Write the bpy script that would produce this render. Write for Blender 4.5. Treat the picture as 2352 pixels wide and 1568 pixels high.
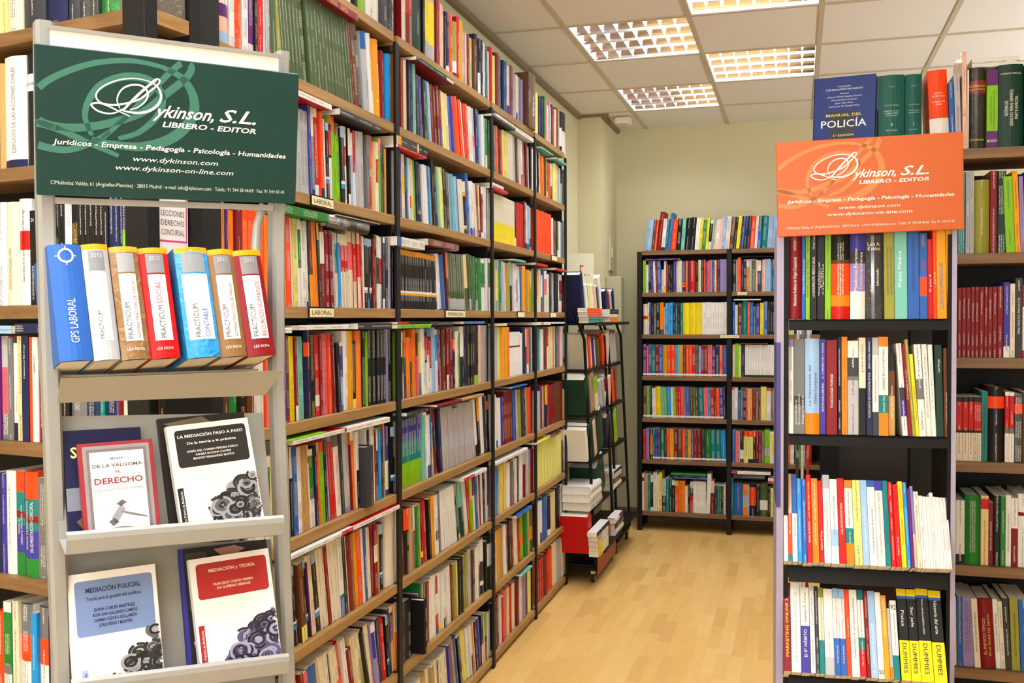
import bpy, math, random, re
from mathutils import Vector, Matrix
R = random.Random(7)
for o in list(bpy.data.objects): bpy.data.objects.remove(o)
sc = bpy.context.scene
COL = sc.collection

# ---------------------------------------------------------------- camera
F, YAW, PIT, ROL = 2265.0, .2827, .0232, -.0041
C = Vector((1.2733, 0, 1.5224))
fw = Vector((-math.sin(YAW)*math.cos(PIT), math.cos(YAW)*math.cos(PIT), -math.sin(PIT)))
_r = Vector((math.cos(YAW), math.sin(YAW), 0)); _u = _r.cross(fw)
rt = math.cos(ROL)*_r + math.sin(ROL)*_u; up = -math.sin(ROL)*_r + math.cos(ROL)*_u
cam_d = bpy.data.cameras.new('camera'); cam_d.sensor_width = 36; cam_d.lens = F/2352*36; cam_d.clip_start = .05
cam = bpy.data.objects.new('camera', cam_d); COL.objects.link(cam)
cam.matrix_world = Matrix(((rt.x, up.x, -fw.x, C.x), (rt.y, up.y, -fw.y, C.y), (rt.z, up.z, -fw.z, C.z), (0, 0, 0, 1)))
sc.camera = cam
# ---------------------------------------------------------------- view, world, lights
sc.view_settings.view_transform = 'Standard'; sc.view_settings.look = 'None'
sc.view_settings.exposure = 0.0; sc.view_settings.gamma = 1.0; sc.view_settings.use_curve_mapping = False
wd = bpy.data.worlds.new('world'); sc.world = wd; wd.use_nodes = True
wd.node_tree.nodes['Background'].inputs[0].default_value = (1, .97, .93, 1)
wd.node_tree.nodes['Background'].inputs[1].default_value = .5
TUBE_W = 26.0          # watts of each ceiling fixture
FILL_W = 85.0           # frontal fill behind the camera, added for an assumed, unseen window
def area(name, loc, rot, sx, sy, power, col=(1, .95, .88), spread=math.pi):
    l = bpy.data.lights.new(name, 'AREA'); l.shape = 'RECTANGLE'; l.size = sx; l.size_y = sy
    l.energy = power; l.color = col; l.spread = spread
    o = bpy.data.objects.new(name, l); COL.objects.link(o); o.location = loc; o.rotation_euler = rot
    return o
area('assumed_window_fill', (1.0, -2.25, 1.55), (math.radians(90), 0, 0), 3.8, 2.3, FILL_W, (1, .99, .97))  # added fill light; no window is modelled in the front wall

area('ceiling_fill_light', (.9, -.9, 1.75), (math.radians(180-12), 0, 0), .9, .9, 55.0, (.92, .96, 1))      # unseen uplight behind the camera, added to brighten the ceiling
for y_ in (4.5, 6.2): area('side_fill_light', (3.5, y_, 1.6), (math.radians(180), math.radians(-24), 0), .6, 1.3, 25.0, (.92, .96, 1))   # free-floating uplights out of view at right, added to lift the ceiling
# ---------------------------------------------------------------- helpers
def lin(c): return tuple(((v/255)/12.92 if v/255 <= .04045 else ((v/255+.055)/1.055)**2.4) for v in c)
PAL = dict(w=(236,234,230), W=(228,219,196), c=(226,206,156), y=(240,216,44), Y=(228,226,140), o=(243,134,30), O=(236,84,38),
  r=(190,30,28), m=(124,28,34), p=(226,110,116), P=(236,190,170), v=(96,42,112), i=(62,58,146), b=(52,96,170), n=(28,34,72),
  B=(58,146,212), l=(160,192,226), t=(24,122,122), T=(126,190,178), g=(46,122,54), G=(134,190,52), e=(72,90,58), E=(22,56,44),
  k=(24,23,25), K=(56,57,62), s=(182,184,188), S=(112,112,112), h=(98,58,36), H=(188,150,98), u=(228,160,32), U=(150,148,70),
  q=(152,134,186), Z=(232,222,205), D=(26,88,80), j=(134,100,64))
NAME = dict(w='white', W='cream', c='sand', y='yellow', Y='pale yellow', o='orange', O='orange-red', r='red', m='dark red', p='pink',
  P='salmon', v='purple', i='indigo', b='blue', n='navy', B='bright blue', l='pale blue', t='teal', T='mint', g='green', G='lime green',
  e='olive green', E='bottle green', k='black', K='charcoal', s='silver', S='grey', h='brown', H='tan', u='amber', U='olive', q='lavender', Z='cream', D='dark teal', j='brown')
def pcol(k):
    c = lin(PAL[k]); g = .3*c[0]+.55*c[1]+.15*c[2]; f = 1.12       # a little more saturated than the lit colours read off the picture
    return tuple(max(.004, min(.86, (g+(v-g)*f)*(.93 if g > .02 else .7))) for v in c)
LIGHTC = set('wWcyYPlTGsHuqZpo')

def ray(px, py): return fw + (px-1176)/F*rt + (784-py)/F*up
def hit(px, py, P0, N):
    d = ray(px, py); P0 = Vector(P0); N = Vector(N)
    return C + d*((P0-C).dot(N)/d.dot(N))
def project(P):
    q = Vector(P)-C; d = q.dot(fw)
    return 1176+F*q.dot(rt)/d, 784-F*q.dot(up)/d

class Frame:                      # a vertical shelving front: O on the floor, u along it, v into the shelf
    def __init__(s, O, u):
        s.O = Vector(O); s.u = Vector(u).normalized(); s.v = Vector((-s.u.y, s.u.x, 0)); s.z = Vector((0, 0, 1))
    def flip(s): s.v = -s.v; return s
    def P(s, a, d, z): return s.O + s.u*a + s.v*d + s.z*z
    def a_of(s, px, z, d=0):      # distance along u where the line at height z, depth d crosses picture column px
        A = s.O + s.v*d + s.z*z - C; X = px-1176
        return -(F*rt.dot(A)-X*fw.dot(A))/(F*rt.dot(s.u)-X*fw.dot(s.u))
    def M(s, a, d, z, lean=0, tilt=0):
        m = Matrix(((s.u.x, s.v.x, 0, 0), (s.u.y, s.v.y, 0, 0), (0, 0, 1, 0), (0, 0, 0, 1)))
        p = s.P(a, d, z)
        return Matrix.Translation(p) @ m @ Matrix.Rotation(-tilt, 4, 'X') @ Matrix.Rotation(-lean, 4, 'Y')

class MB:
    def __init__(s): s.v = []; s.f = []; s.m = []; s.c = []; s.uv = []; s.t = []
    def face(s, pts, mat=0, col=(.8, .8, .8), uv=None, t=(0, 0, 0, 0)):
        n = len(s.v); s.v += [tuple(p) for p in pts]; s.f.append(tuple(range(n, n+len(pts))))
        s.m.append(mat); s.c.append(col); s.uv.append(uv or [(0, 0)]*len(pts)); s.t.append(t)
    def box(s, x0, x1, y0, y1, z0, z1, mat=0, col=(.8, .8, .8), M=None, bev=0):
        if bev:
            prof = lambda a, b: [(a[0]+bev, b[0]), (a[1]-bev, b[0]), (a[1], b[0]+bev), (a[1], b[1]-bev), (a[1]-bev, b[1]), (a[0]+bev, b[1]), (a[0], b[1]-bev), (a[0], b[0]+bev)]
            rings = [[(x, y, z0+bev) for x, y in prof((x0, x1), (y0, y1))], [(x, y, z1-bev) for x, y in prof((x0, x1), (y0, y1))]]
            bot = [(x, y, z0) for x, y in prof((x0+bev, x1-bev), (y0+bev, y1-bev))]; top = [(x, y, z1) for x, y in prof((x0+bev, x1-bev), (y0+bev, y1-bev))]
            R_ = [bot]+rings+[top]; fs = [bot[::-1], top]
            for a, b in zip(R_[:-1], R_[1:]):
                for i in range(8): j = (i+1) % 8; fs.append([a[i], a[j], b[j], b[i]])
        else:
            p = [(x, y, z) for z in (z0, z1) for y in (y0, y1) for x in (x0, x1)]
            fs = [[p[0], p[2], p[3], p[1]], [p[4], p[5], p[7], p[6]], [p[0], p[1], p[5], p[4]], [p[1], p[3], p[7], p[5]], [p[3], p[2], p[6], p[7]], [p[2], p[0], p[4], p[6]]]
        for f in fs: s.face([M @ Vector(q) for q in f] if M else f, mat, col)
    def tube(s, pts, r, n=10, mat=0, col=(.8, .8, .8)):
        pts = [Vector(p) for p in pts]; rings = []
        for i, p in enumerate(pts):
            d = (pts[min(i+1, len(pts)-1)]-pts[max(i-1, 0)]).normalized()
            a = d.cross(Vector((0, 0, 1)) if abs(d.z) < .9 else Vector((1, 0, 0))).normalized(); b = d.cross(a)
            rings.append([p+r*(math.cos(2*math.pi*k/n)*a+math.sin(2*math.pi*k/n)*b) for k in range(n)])
        for A, B in zip(rings[:-1], rings[1:]):
            for k in range(n): s.face([A[k], A[(k+1) % n], B[(k+1) % n], B[k]], mat, col)
        s.face(rings[0][::-1], mat, col); s.face(rings[-1], mat, col)
    def build(s, name, mats, parent=None, M=None, smooth=False):
        me = bpy.data.meshes.new(name); me.from_pydata(s.v, [], s.f)
        for m in mats: me.materials.append(m)
        me.polygons.foreach_set('material_index', s.m)
        ca = me.color_attributes.new('Col', 'FLOAT_COLOR', 'CORNER'); ta = me.color_attributes.new('Tcol', 'FLOAT_COLOR', 'CORNER')
        uvl = me.uv_layers.new(name='UVMap')
        cs, ts, us = [], [], []
        for f, c, t, uv in zip(s.f, s.c, s.t, s.uv):
            for q in uv: cs += [c[0], c[1], c[2], 1]; ts += t; us += [q[0], q[1]]
        ca.data.foreach_set('color', cs); ta.data.foreach_set('color', ts); uvl.data.foreach_set('uv', us)
        if smooth: me.polygons.foreach_set('use_smooth', [True]*len(s.f))
        me.update()
        o = bpy.data.objects.new(name, me); COL.objects.link(o)
        if M is not None: o.matrix_world = M
        if parent is not None: o.parent = parent
        return o
    def weld(s, eps=1e-5):
        key = {}; nv = []; mp = []
        for p in s.v:
            k = tuple(round(c/eps) for c in p)
            if k not in key: key[k] = len(nv); nv.append(p)
            mp.append(key[k])
        s.v = nv; s.f = [tuple(mp[i] for i in f) for f in s.f]; return s
def thing(name, label, cat, loc=(0, 0, 0), group=None, rz=0):
    o = bpy.data.objects.new(name, None); COL.objects.link(o); o.location = loc; o.rotation_euler = (0, 0, rz); o.empty_display_size = .05
    return tag(o, label, cat, group)
def tag(o, label=None, cat=None, group=None, kind=None):
    if label: o['label'] = label
    if cat: o['category'] = cat
    if group: o['group'] = group
    if kind: o['kind'] = kind
    return o

# ---------------------------------------------------------------- materials
def newmat(name):
    m = bpy.data.materials.new(name); m.use_nodes = True; nt = m.node_tree
    return m, nt, nt.nodes['Principled BSDF']
def N(nt, t, **kw):
    n = nt.nodes.new(t)
    for k, v in kw.items():
        if k.startswith('i_'): n.inputs[k[2:]].default_value = v
        elif k[0] == 'i' and k[1:].isdigit(): n.inputs[int(k[1:])].default_value = v
        else: setattr(n, k, v)
    return n
def math_(nt, op, a, b=None, c=None):
    n = nt.nodes.new('ShaderNodeMath'); n.operation = op
    for i, x in enumerate((a, b, c)):
        if x is None: continue
        if isinstance(x, (int, float)): n.inputs[i].default_value = x
        else: nt.links.new(x, n.inputs[i])
    return n.outputs[0]
def mixc(nt, fac, a, b, mode='MIX'):
    n = nt.nodes.new('ShaderNodeMix'); n.data_type = 'RGBA'; n.blend_type = mode
    for i, x in ((0, fac), (6, a), (7, b)):
        if isinstance(x, (int, float)): n.inputs[i].default_value = x
        elif isinstance(x, tuple): n.inputs[i].default_value = x if len(x) == 4 else (*x, 1)
        else: nt.links.new(x, n.inputs[i])
    return n.outputs[2]
def plain(name, rgb, rough=.5, metal=0, noise=.04, scale=30, bump=0, spec=.5):
    m, nt, b = newmat(name); c = lin(rgb)
    tc = N(nt, 'ShaderNodeTexCoord'); nz = N(nt, 'ShaderNodeTexNoise', i_Scale=scale, i_Detail=4.0)
    nt.links.new(tc.outputs['Object'], nz.inputs['Vector'])
    f = math_(nt, 'MULTIPLY_ADD', nz.outputs[0], noise*2, 1-noise)
    cc = N(nt, 'ShaderNodeCombineColor')
    for i in range(3): cc.inputs[i].default_value = c[i]
    hsv = N(nt, 'ShaderNodeHueSaturation'); nt.links.new(cc.outputs[0], hsv.inputs['Color']); nt.links.new(f, hsv.inputs['Value'])
    nt.links.new(hsv.outputs[0], b.inputs['Base Color'])
    b.inputs['Roughness'].default_value = rough; b.inputs['Metallic'].default_value = metal; b.inputs['Specular IOR Level'].default_value = spec
    if bump:
        bp = N(nt, 'ShaderNodeBump', i_Strength=bump, i_Distance=.002); nt.links.new(nz.outputs[0], bp.inputs['Height']); nt.links.new(bp.outputs[0], b.inputs['Normal'])
    return m
def wood(name, a, b_, axis, rough=.45):
    m, nt, b = newmat(name); tc = N(nt, 'ShaderNodeTexCoord'); mp = N(nt, 'ShaderNodeMapping')
    sc_ = [34, 34, 60]; sc_[axis] = 2.2; mp.inputs['Scale'].default_value = sc_
    nt.links.new(tc.outputs['Object'], mp.inputs[0])
    nz = N(nt, 'ShaderNodeTexNoise', i_Scale=1.0, i_Detail=6.0, i_Distortion=.8); nt.links.new(mp.outputs[0], nz.inputs[0])
    rp = N(nt, 'ShaderNodeValToRGB'); rp.color_ramp.elements[0].position = .3; rp.color_ramp.elements[1].position = .7
    rp.color_ramp.elements[0].color = (*lin(b_), 1); rp.color_ramp.elements[1].color = (*lin(a), 1)
    nt.links.new(nz.outputs[0], rp.inputs[0]); nt.links.new(rp.outputs[0], b.inputs['Base Color']); b.inputs['Roughness'].default_value = rough
    return m
def cover_mat(name, rough, wrinkle=0):
    m, nt, b = newmat(name)
    a = N(nt, 'ShaderNodeAttribute', attribute_name='Col'); t = N(nt, 'ShaderNodeAttribute', attribute_name='Tcol')
    uv = N(nt, 'ShaderNodeUVMap', uv_map='UVMap'); sp = N(nt, 'ShaderNodeSeparateXYZ'); nt.links.new(uv.outputs[0], sp.inputs[0])
    x, y = sp.outputs[0], sp.outputs[1]
    l1 = math_(nt, 'LESS_THAN', math_(nt, 'ABSOLUTE', x), .42)
    l2 = math_(nt, 'LESS_THAN', math_(nt, 'ABSOLUTE', math_(nt, 'SUBTRACT', math_(nt, 'ABSOLUTE', x), 1.15)), .3)
    two = math_(nt, 'GREATER_THAN', t.outputs['Alpha'], 1.5)
    line = math_(nt, 'MAXIMUM', l1, math_(nt, 'MULTIPLY', l2, two))
    cv = N(nt, 'ShaderNodeCombineXYZ'); nt.links.new(math_(nt, 'MULTIPLY', x, 2.1), cv.inputs[0]); nt.links.new(math_(nt, 'MULTIPLY', y, 2.4), cv.inputs[1])
    nz = N(nt, 'ShaderNodeTexNoise', i_Scale=1.0, i_Detail=1.0); nt.links.new(cv.outputs[0], nz.inputs[0])
    g = math_(nt, 'GREATER_THAN', nz.outputs[0], .5)
    cv2 = N(nt, 'ShaderNodeCombineXYZ'); nt.links.new(math_(nt, 'MULTIPLY', y, .07), cv2.inputs[1])
    nz2 = N(nt, 'ShaderNodeTexNoise', i_Scale=1.0, i_Detail=0.0); nt.links.new(cv2.outputs[0], nz2.inputs[0])
    seg = math_(nt, 'GREATER_THAN', nz2.outputs[0], .46)
    cv3 = N(nt, 'ShaderNodeCombineXYZ'); nt.links.new(math_(nt, 'FLOOR', math_(nt, 'MULTIPLY', y, .17)), cv3.inputs[1])
    on = math_(nt, 'GREATER_THAN', t.outputs['Alpha'], .5)
    fac = math_(nt, 'MULTIPLY', math_(nt, 'MULTIPLY', line, g), math_(nt, 'MULTIPLY', seg, on))
    c = mixc(nt, math_(nt, 'MULTIPLY', fac, .8), a.outputs['Color'], t.outputs['Color'])
    nt.links.new(c, b.inputs['Base Color']); b.inputs['Roughness'].default_value = rough; b.inputs['Specular IOR Level'].default_value = .28
    if wrinkle:
        tc = N(nt, 'ShaderNodeTexCoord'); w = N(nt, 'ShaderNodeTexNoise', i_Scale=45.0, i_Detail=5.0, i_Distortion=1.5); nt.links.new(tc.outputs['Object'], w.inputs[0])
        bp = N(nt, 'ShaderNodeBump', i_Strength=wrinkle, i_Distance=.01); nt.links.new(w.outputs[0], bp.inputs['Height']); nt.links.new(bp.outputs[0], b.inputs['Normal'])
        b.inputs['Coat Weight'].default_value = 1; b.inputs['Coat Roughness'].default_value = .08
    return m
M_COVER = cover_mat('book_cover', .42); M_GLOSS = cover_mat('book_cover_shrink_wrapped', .25, .7)
def page_mat():
    m, nt, b = newmat('book_pages'); a = N(nt, 'ShaderNodeAttribute', attribute_name='Col')
    tc = N(nt, 'ShaderNodeTexCoord'); mp = N(nt, 'ShaderNodeMapping'); mp.inputs['Scale'].default_value = (700, 6, 6); nt.links.new(tc.outputs['Object'], mp.inputs[0])
    nz = N(nt, 'ShaderNodeTexNoise', i_Scale=1.0, i_Detail=3.0); nt.links.new(mp.outputs[0], nz.inputs[0])
    f = math_(nt, 'MULTIPLY_ADD', nz.outputs[0], .3, .8)
    v = N(nt, 'ShaderNodeVectorMath', operation='SCALE'); nt.links.new(a.outputs['Vector'], v.inputs[0]); nt.links.new(f, v.inputs['Scale'])
    nt.links.new(v.outputs[0], b.inputs['Base Color']); b.inputs['Roughness'].default_value = .9
    return m
M_PAGE = page_mat()
M_INK = {}
def ink(rgb):
    if rgb not in M_INK: M_INK[rgb] = plain('printed_ink_%d' % (len(M_INK)+1), rgb, .45, noise=.01)
    return M_INK[rgb]
M_WOODY = wood('shelf_wood_along_wall', (174,134,78), (140,104,56), 1); M_WOODX = wood('shelf_wood', (136,100,62), (104,74,42), 0)
M_DWOOD = wood('dark_wood_panel', (44,27,20), (30,18,13), 2)
M_BLACK = plain('black_powder_coated_steel', (24,23,24), .5, spec=.25); M_BLACK2 = plain('black_metal', (15,14,15), .5, 0, spec=.2)
M_GREY = plain('pale_grey_painted_steel', (152,151,146), .42, .1, .02); M_WHITE = plain('white_laminate', (240,232,222), .4, 0, .01)
M_LAV = plain('lavender_grey_laminate', (158,150,176), .45); M_BLUEPR = plain('blue_print', (52,48,118), .45)
M_CHROME = plain('chrome', (200,200,200), .15, 1); M_RUB = plain('black_rubber', (28,28,28), .7)

# ---------------------------------------------------------------- text and ribbons
_tc = {}
def text_geo(s, bold=0, shear=0):
    k = (s, bold, shear)
    if k in _tc: return _tc[k]
    cu = bpy.data.curves.new('t', 'FONT'); cu.body = s; cu.size = 1; cu.offset = bold; cu.shear = shear; cu.resolution_u = 2
    ob = bpy.data.objects.new('t', cu); COL.objects.link(ob); bpy.context.view_layer.update()
    me = ob.to_mesh(); v = [(p.co.x, p.co.y) for p in me.vertices]; f = [tuple(p.vertices) for p in me.polygons]
    ob.to_mesh_clear(); bpy.data.objects.remove(ob); bpy.data.curves.remove(cu)
    if not v: v = [(0, 0)]; f = []
    x0 = min(p[0] for p in v); x1 = max(p[0] for p in v); y1 = max(p[1] for p in v)
    _tc[k] = ([(p[0]-x0, p[1]) for p in v], f, x1-x0, y1); return _tc[k]
def put_text(mb, s, x, y, w=None, h=None, align='l', bold=0, shear=0, T=lambda a, b: (a, b, 0), mat=0, col=(.8,.8,.8), squeeze=1):
    """lettering laid in a plane; w = total length, h = capital height; T maps plane coordinates to 3D"""
    v, f, W, H = text_geo(s, bold, shear)
    if W == 0: return
    k = (h/.7 if h else w/W); kx = (w/W if w else k*squeeze)
    if align == 'c': x -= kx*W/2
    if align == 'r': x -= kx*W
    n = len(mb.v); mb.v += [tuple(T(x+p[0]*kx, y+p[1]*k)) for p in v]
    for q in f: mb.f.append(tuple(i+n for i in q)); mb.m.append(mat); mb.c.append(col); mb.uv.append([(0, 0)]*len(q)); mb.t.append((0, 0, 0, 0))
def catmull(P, n=10):
    out = []; Q = [P[0]]+list(P)+[P[-1]]
    for i in range(1, len(Q)-2):
        a, b, c, d = Q[i-1:i+3]
        for k in range(n):
            t = k/n
            out.append(tuple(.5*((2*b[j])+(-a[j]+c[j])*t+(2*a[j]-5*b[j]+4*c[j]-d[j])*t*t+(-a[j]+3*b[j]-3*c[j]+d[j])*t**3) for j in (0, 1)))
    return out+[P[-1]]
def ribbon(mb, P, w0, w1, T, clip=None, n=10):
    Q = catmull(P, n); L = []
    for i, p in enumerate(Q):
        a = Q[max(i-1, 0)]; b = Q[min(i+1, len(Q)-1)]; dx, dy = b[0]-a[0], b[1]-a[1]; l = math.hypot(dx, dy) or 1
        w = w0+(w1-w0)*math.sin(math.pi*i/(len(Q)-1)); L.append((p[0]-dy/l*w/2, p[1]+dx/l*w/2, p[0]+dy/l*w/2, p[1]-dx/l*w/2))
    for a, b in zip(L[:-1], L[1:]):
        q = [(a[0], a[1]), (a[2], a[3]), (b[2], b[3]), (b[0], b[1])]
        if clip and not all(clip[0] < x < clip[1] and clip[2] < y < clip[3] for x, y in q): continue
        mb.face([T(*p) for p in q])

# ---------------------------------------------------------------- books
def parse_bands(s, c):
    return [(a, float(b)) for a, b in re.findall(r'([A-Za-z])([\d.]+)', s or '')] or [(c, 100)]
def book_geo(cv, pg, w, h, d, bands, cover=None, seed=0, text=True, tmat=0, flush=False):
    """cover faces into cv and page faces into pg; local x 0..w thickness, y 0..d depth (spine at 0), z 0..h"""
    rr = random.Random(seed); tot = sum(b for _, b in bands); hard = w > .03
    base = max(bands, key=lambda q: q[1])[0]; cc = pcol(cover or base); pc = lin((236, 228, 208) if rr.random() < .6 else (240, 238, 232))
    if hard:
        bl = min(.008, .18*w); prof = [(w*k/6, bl*(1-math.sin(math.pi*k/6))) for k in range(7)]
    else:
        e = min(.0012, w*.25); prof = [(0, e), (e, 0), (w-e, 0), (w, e)]
    ch = min(.3*w, .0048); tw = 2 if (w > .019 and rr.random() < .5) else 1; dark = base not in LIGHTC
    r = rr.random()
    if dark: tc = (.6, .59, .56) if (r < .88 or base == 'e') else lin((214, 180, 90))
    else: tc = (.05, .05, .06) if r < .6 else (lin((160, 30, 30)) if r < .8 else lin((40, 50, 120)))
    if w < .006 or not text: tw = 0
    so = rr.random()*400; z = h
    for k, b in bands:
        z2 = z-h*b/tot; c = pcol(k)
        t = (*tc, tw)
        if k != base: t = ((.85,.84,.8) if k not in LIGHTC else (.08,.08,.09))+((tw if b > 14 else 0),)
        for (xa, ya), (xb, yb) in zip(prof[:-1], prof[1:]):
            ua, ub = (xa-w/2)/ch, (xb-w/2)/ch
            cv.face([(xa, ya, z2), (xb, yb, z2), (xb, yb, z), (xa, ya, z)], tmat, c, [(ua, z2/ch+so), (ub, z2/ch+so), (ub, z/ch+so), (ua, z/ch+so)], t)
        z = z2
    y0 = prof[0][1]; th = .0025 if hard else .0004; ins = (.004 if not flush else .0006) if hard else 0
    n = (0, 0, 0, 0)
    cv.face([(0, d, 0), (0, y0, 0), (0, y0, h), (0, d, h)], tmat, cc); cv.face([(w, y0, 0), (w, d, 0), (w, d, h), (w, y0, h)], tmat, cc)
    if hard:
        for xa, xb, s_ in ((0, th, 1), (w-th, w, -1)):
            cv.face([(xa, y0, h), (xb, y0, h), (xb, d, h), (xa, d, h)], tmat, cc); cv.face([(xa, y0, 0), (xa, d, 0), (xb, d, 0), (xb, y0, 0)], tmat, cc)
            cv.face([(xa, d, 0), (xa, d, h), (xb, d, h), (xb, d, 0)], tmat, cc)
            xi = xb if s_ > 0 else xa
            cv.face([(xi, y0, 0), (xi, d, 0), (xi, d, h), (xi, y0, h)], tmat, cc)
        cv.face([(p[0], p[1], h) for p in prof]+[(w, y0+.003, h), (0, y0+.003, h)], tmat, pcol(bands[0][0]))
        cv.face([(p[0], p[1], 0) for p in prof[::-1]]+[(0, y0+.003, 0), (w, y0+.003, 0)], tmat, pcol(bands[-1][0]))
    xa, xb, ya, yb, za, zb = th, w-th, y0 if not hard else y0+.002, d-ins, ins, h-ins
    pg.face([(xa, ya, zb), (xb, ya, zb), (xb, yb, zb), (xa, yb, zb)], pg.pm, pc); pg.face([(xa, ya, za), (xa, yb, za), (xb, yb, za), (xb, ya, za)], pg.pm, pc)
    pg.face([(xb, yb, za), (xa, yb, za), (xa, yb, zb), (xb, yb, zb)], pg.pm, pc)
class Rec: pass
BOOKS = []
TOK = re.compile(r'(-?\d+(?:\.\d+)?)([A-Za-z.])(\([^)]*\))?(\*)?(\^[\d.]+)?(~-?[\d.]+)?(!-?[\d.]+)?(/[A-Za-z])?(\+)?$')
def books_row(fr, z, segs, h0, where, rid, tilt=0, d0=.012, depth=.165, vis=1.0, titles=None, gloss=(), hvar=.5, clipx=None):
    toks = []
    for x0, scl, s in segs:
        for t in s.split():
            m = TOK.match(t); assert m, (rid, t)
            toks.append((x0+float(m[1])/scl, m))
    lean_px = 0; idx = -1; prev = None; out = []
    for (px, m), nxt in zip(toks[:-1], toks[1:]):
        if m[6]: lean_px = float(m[6][1:])/100
        if m[2] == '.': prev = None; continue
        idx += 1
        a0 = fr.a_of(px, z, d0); a1 = fr.a_of(nxt[0], z, d0); w = (a1-a0)*.985
        if w < .003: w = .003
        bands = parse_bands(m[3], m[2])
        if m[4]: bands = [(k, b*.91) for k, b in bands]+[('w', 6), (bands[-1][0], 3)]
        sig = (m[2], m[3])
        if m[5]: h = float(m[5][1:])/100
        elif prev and prev[0] == sig: h = prev[1]+R.uniform(-.0012, .0012)
        else: h = (h0+R.uniform(-hvar, hvar*.6))/100
        # lean measured on the picture -> true angle
        p0 = project(fr.P(a0, d0, z)); p1 = project(fr.P(a0, d0, z+.2)); p2 = project(fr.P(a0+.02, d0, z+.2))
        V = p0[1]-p1[1]; sl0 = (p0[0]-p1[0])/V; Hs = (p2[0]-p1[0])/.02
        tl = (lean_px-sl0)*V/.2/Hs if (lean_px or rid[0] in 'LB') and not tilt else (lean_px*V/.2/Hs if lean_px else 0)
        if lean_px == 0 and not (rid[0] == 'T' and 0): tl = 0
        lean = max(-.35, min(.35, math.atan(tl)))
        prot = float(m[7][1:])/100 if m[7] else 0
        rec = R.uniform(0, .009) if not (prev and prev[0] == sig) else prev[2]+R.uniform(-.001, .001)
        b = Rec(); b.w, b.h, b.bands, b.cover = w, h, bands, (m[8][1:] if m[8] else None)
        wl = w*math.cos(lean)
        off = max(0, rec)-prot
        if lean >= 0: b.M = fr.M(a0, d0+off, z+.0006, lean, tilt)
        else: b.M = fr.M(a0+w, d0+off, z+.0006, lean, tilt) @ Matrix.Translation((-w, 0, 0))
        b.w = wl*.99; b.d = min(depth, .72*h if h < .2 else depth); b.rid = rid; b.idx = idx; b.where = where; b.sig = sig; b.key = bands[0][0] if len(bands) == 1 else None
        b.title = (titles or TL_.get(rid, {})).get(idx); b.gl = bool(m[9]); b.seed = hash_(rid, sig[0], idx if not (prev and prev[0] == sig) else prev[3])
        b.seedk = idx if not (prev and prev[0] == sig) else prev[3]
        pw = nxt[0]-px
        xm = px+pw/2; b.area = (pw*V*h/.2*vis) if -5 < xm < 2360 else 0
        if clipx and clipx[0] < xm < clipx[1]: b.area *= .15
        b.run = bool(prev and prev[0] == sig)
        prev = (sig, h, rec, b.seedk); b.ord = idx
        BOOKS.append(b); out.append(b)
    return out
def hash_(*a):
    h = 17
    for x in a:
        for ch in str(x): h = (h*31+ord(ch)) % 1000003
    return h
LYING = []
def lying(fr, z, px0, px1, zb, t, spec, depth=.17, d0=.0, where='', rot=0, area=1.0, rid='X'):
    """a book lying flat: spine to the front, from picture column px0 to px1, its underside at height zb"""
    a0 = fr.a_of(px0, zb, d0); a1 = fr.a_of(px1, zb, d0)
    m = TOK.match('0'+spec); b = Rec(); b.bands = parse_bands(m[3], m[2]); b.w = t; b.h = a1-a0; b.d = depth; b.cover = m[8][1:] if m[8] else None
    B = Matrix(((fr.u.x, fr.v.x, 0, 0), (fr.u.y, fr.v.y, 0, 0), (0, 0, 1, 0), (0, 0, 0, 1)))
    b.M = Matrix.Translation(fr.P(a0, d0, zb)) @ B @ Matrix.Rotation(rot, 4, 'Z') @ Matrix(((0, 0, 1, 0), (0, 1, 0, 0), (-1, 0, 0, t), (0, 0, 0, 1)))
    b.rid = rid+'lie'; b.idx = len(LYING); b.where = where; b.sig = (m[2], m[3]); b.title = None; b.gl = bool(m[9]); b.seed = hash_(px0, spec); b.run = False
    b.area = (px1-px0)*t*F/((fr.P(a0, d0, zb)-C).dot(fw))*area; b.lie = True; b.ord = 0
    BOOKS.append(b); LYING.append(b); return b

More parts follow.
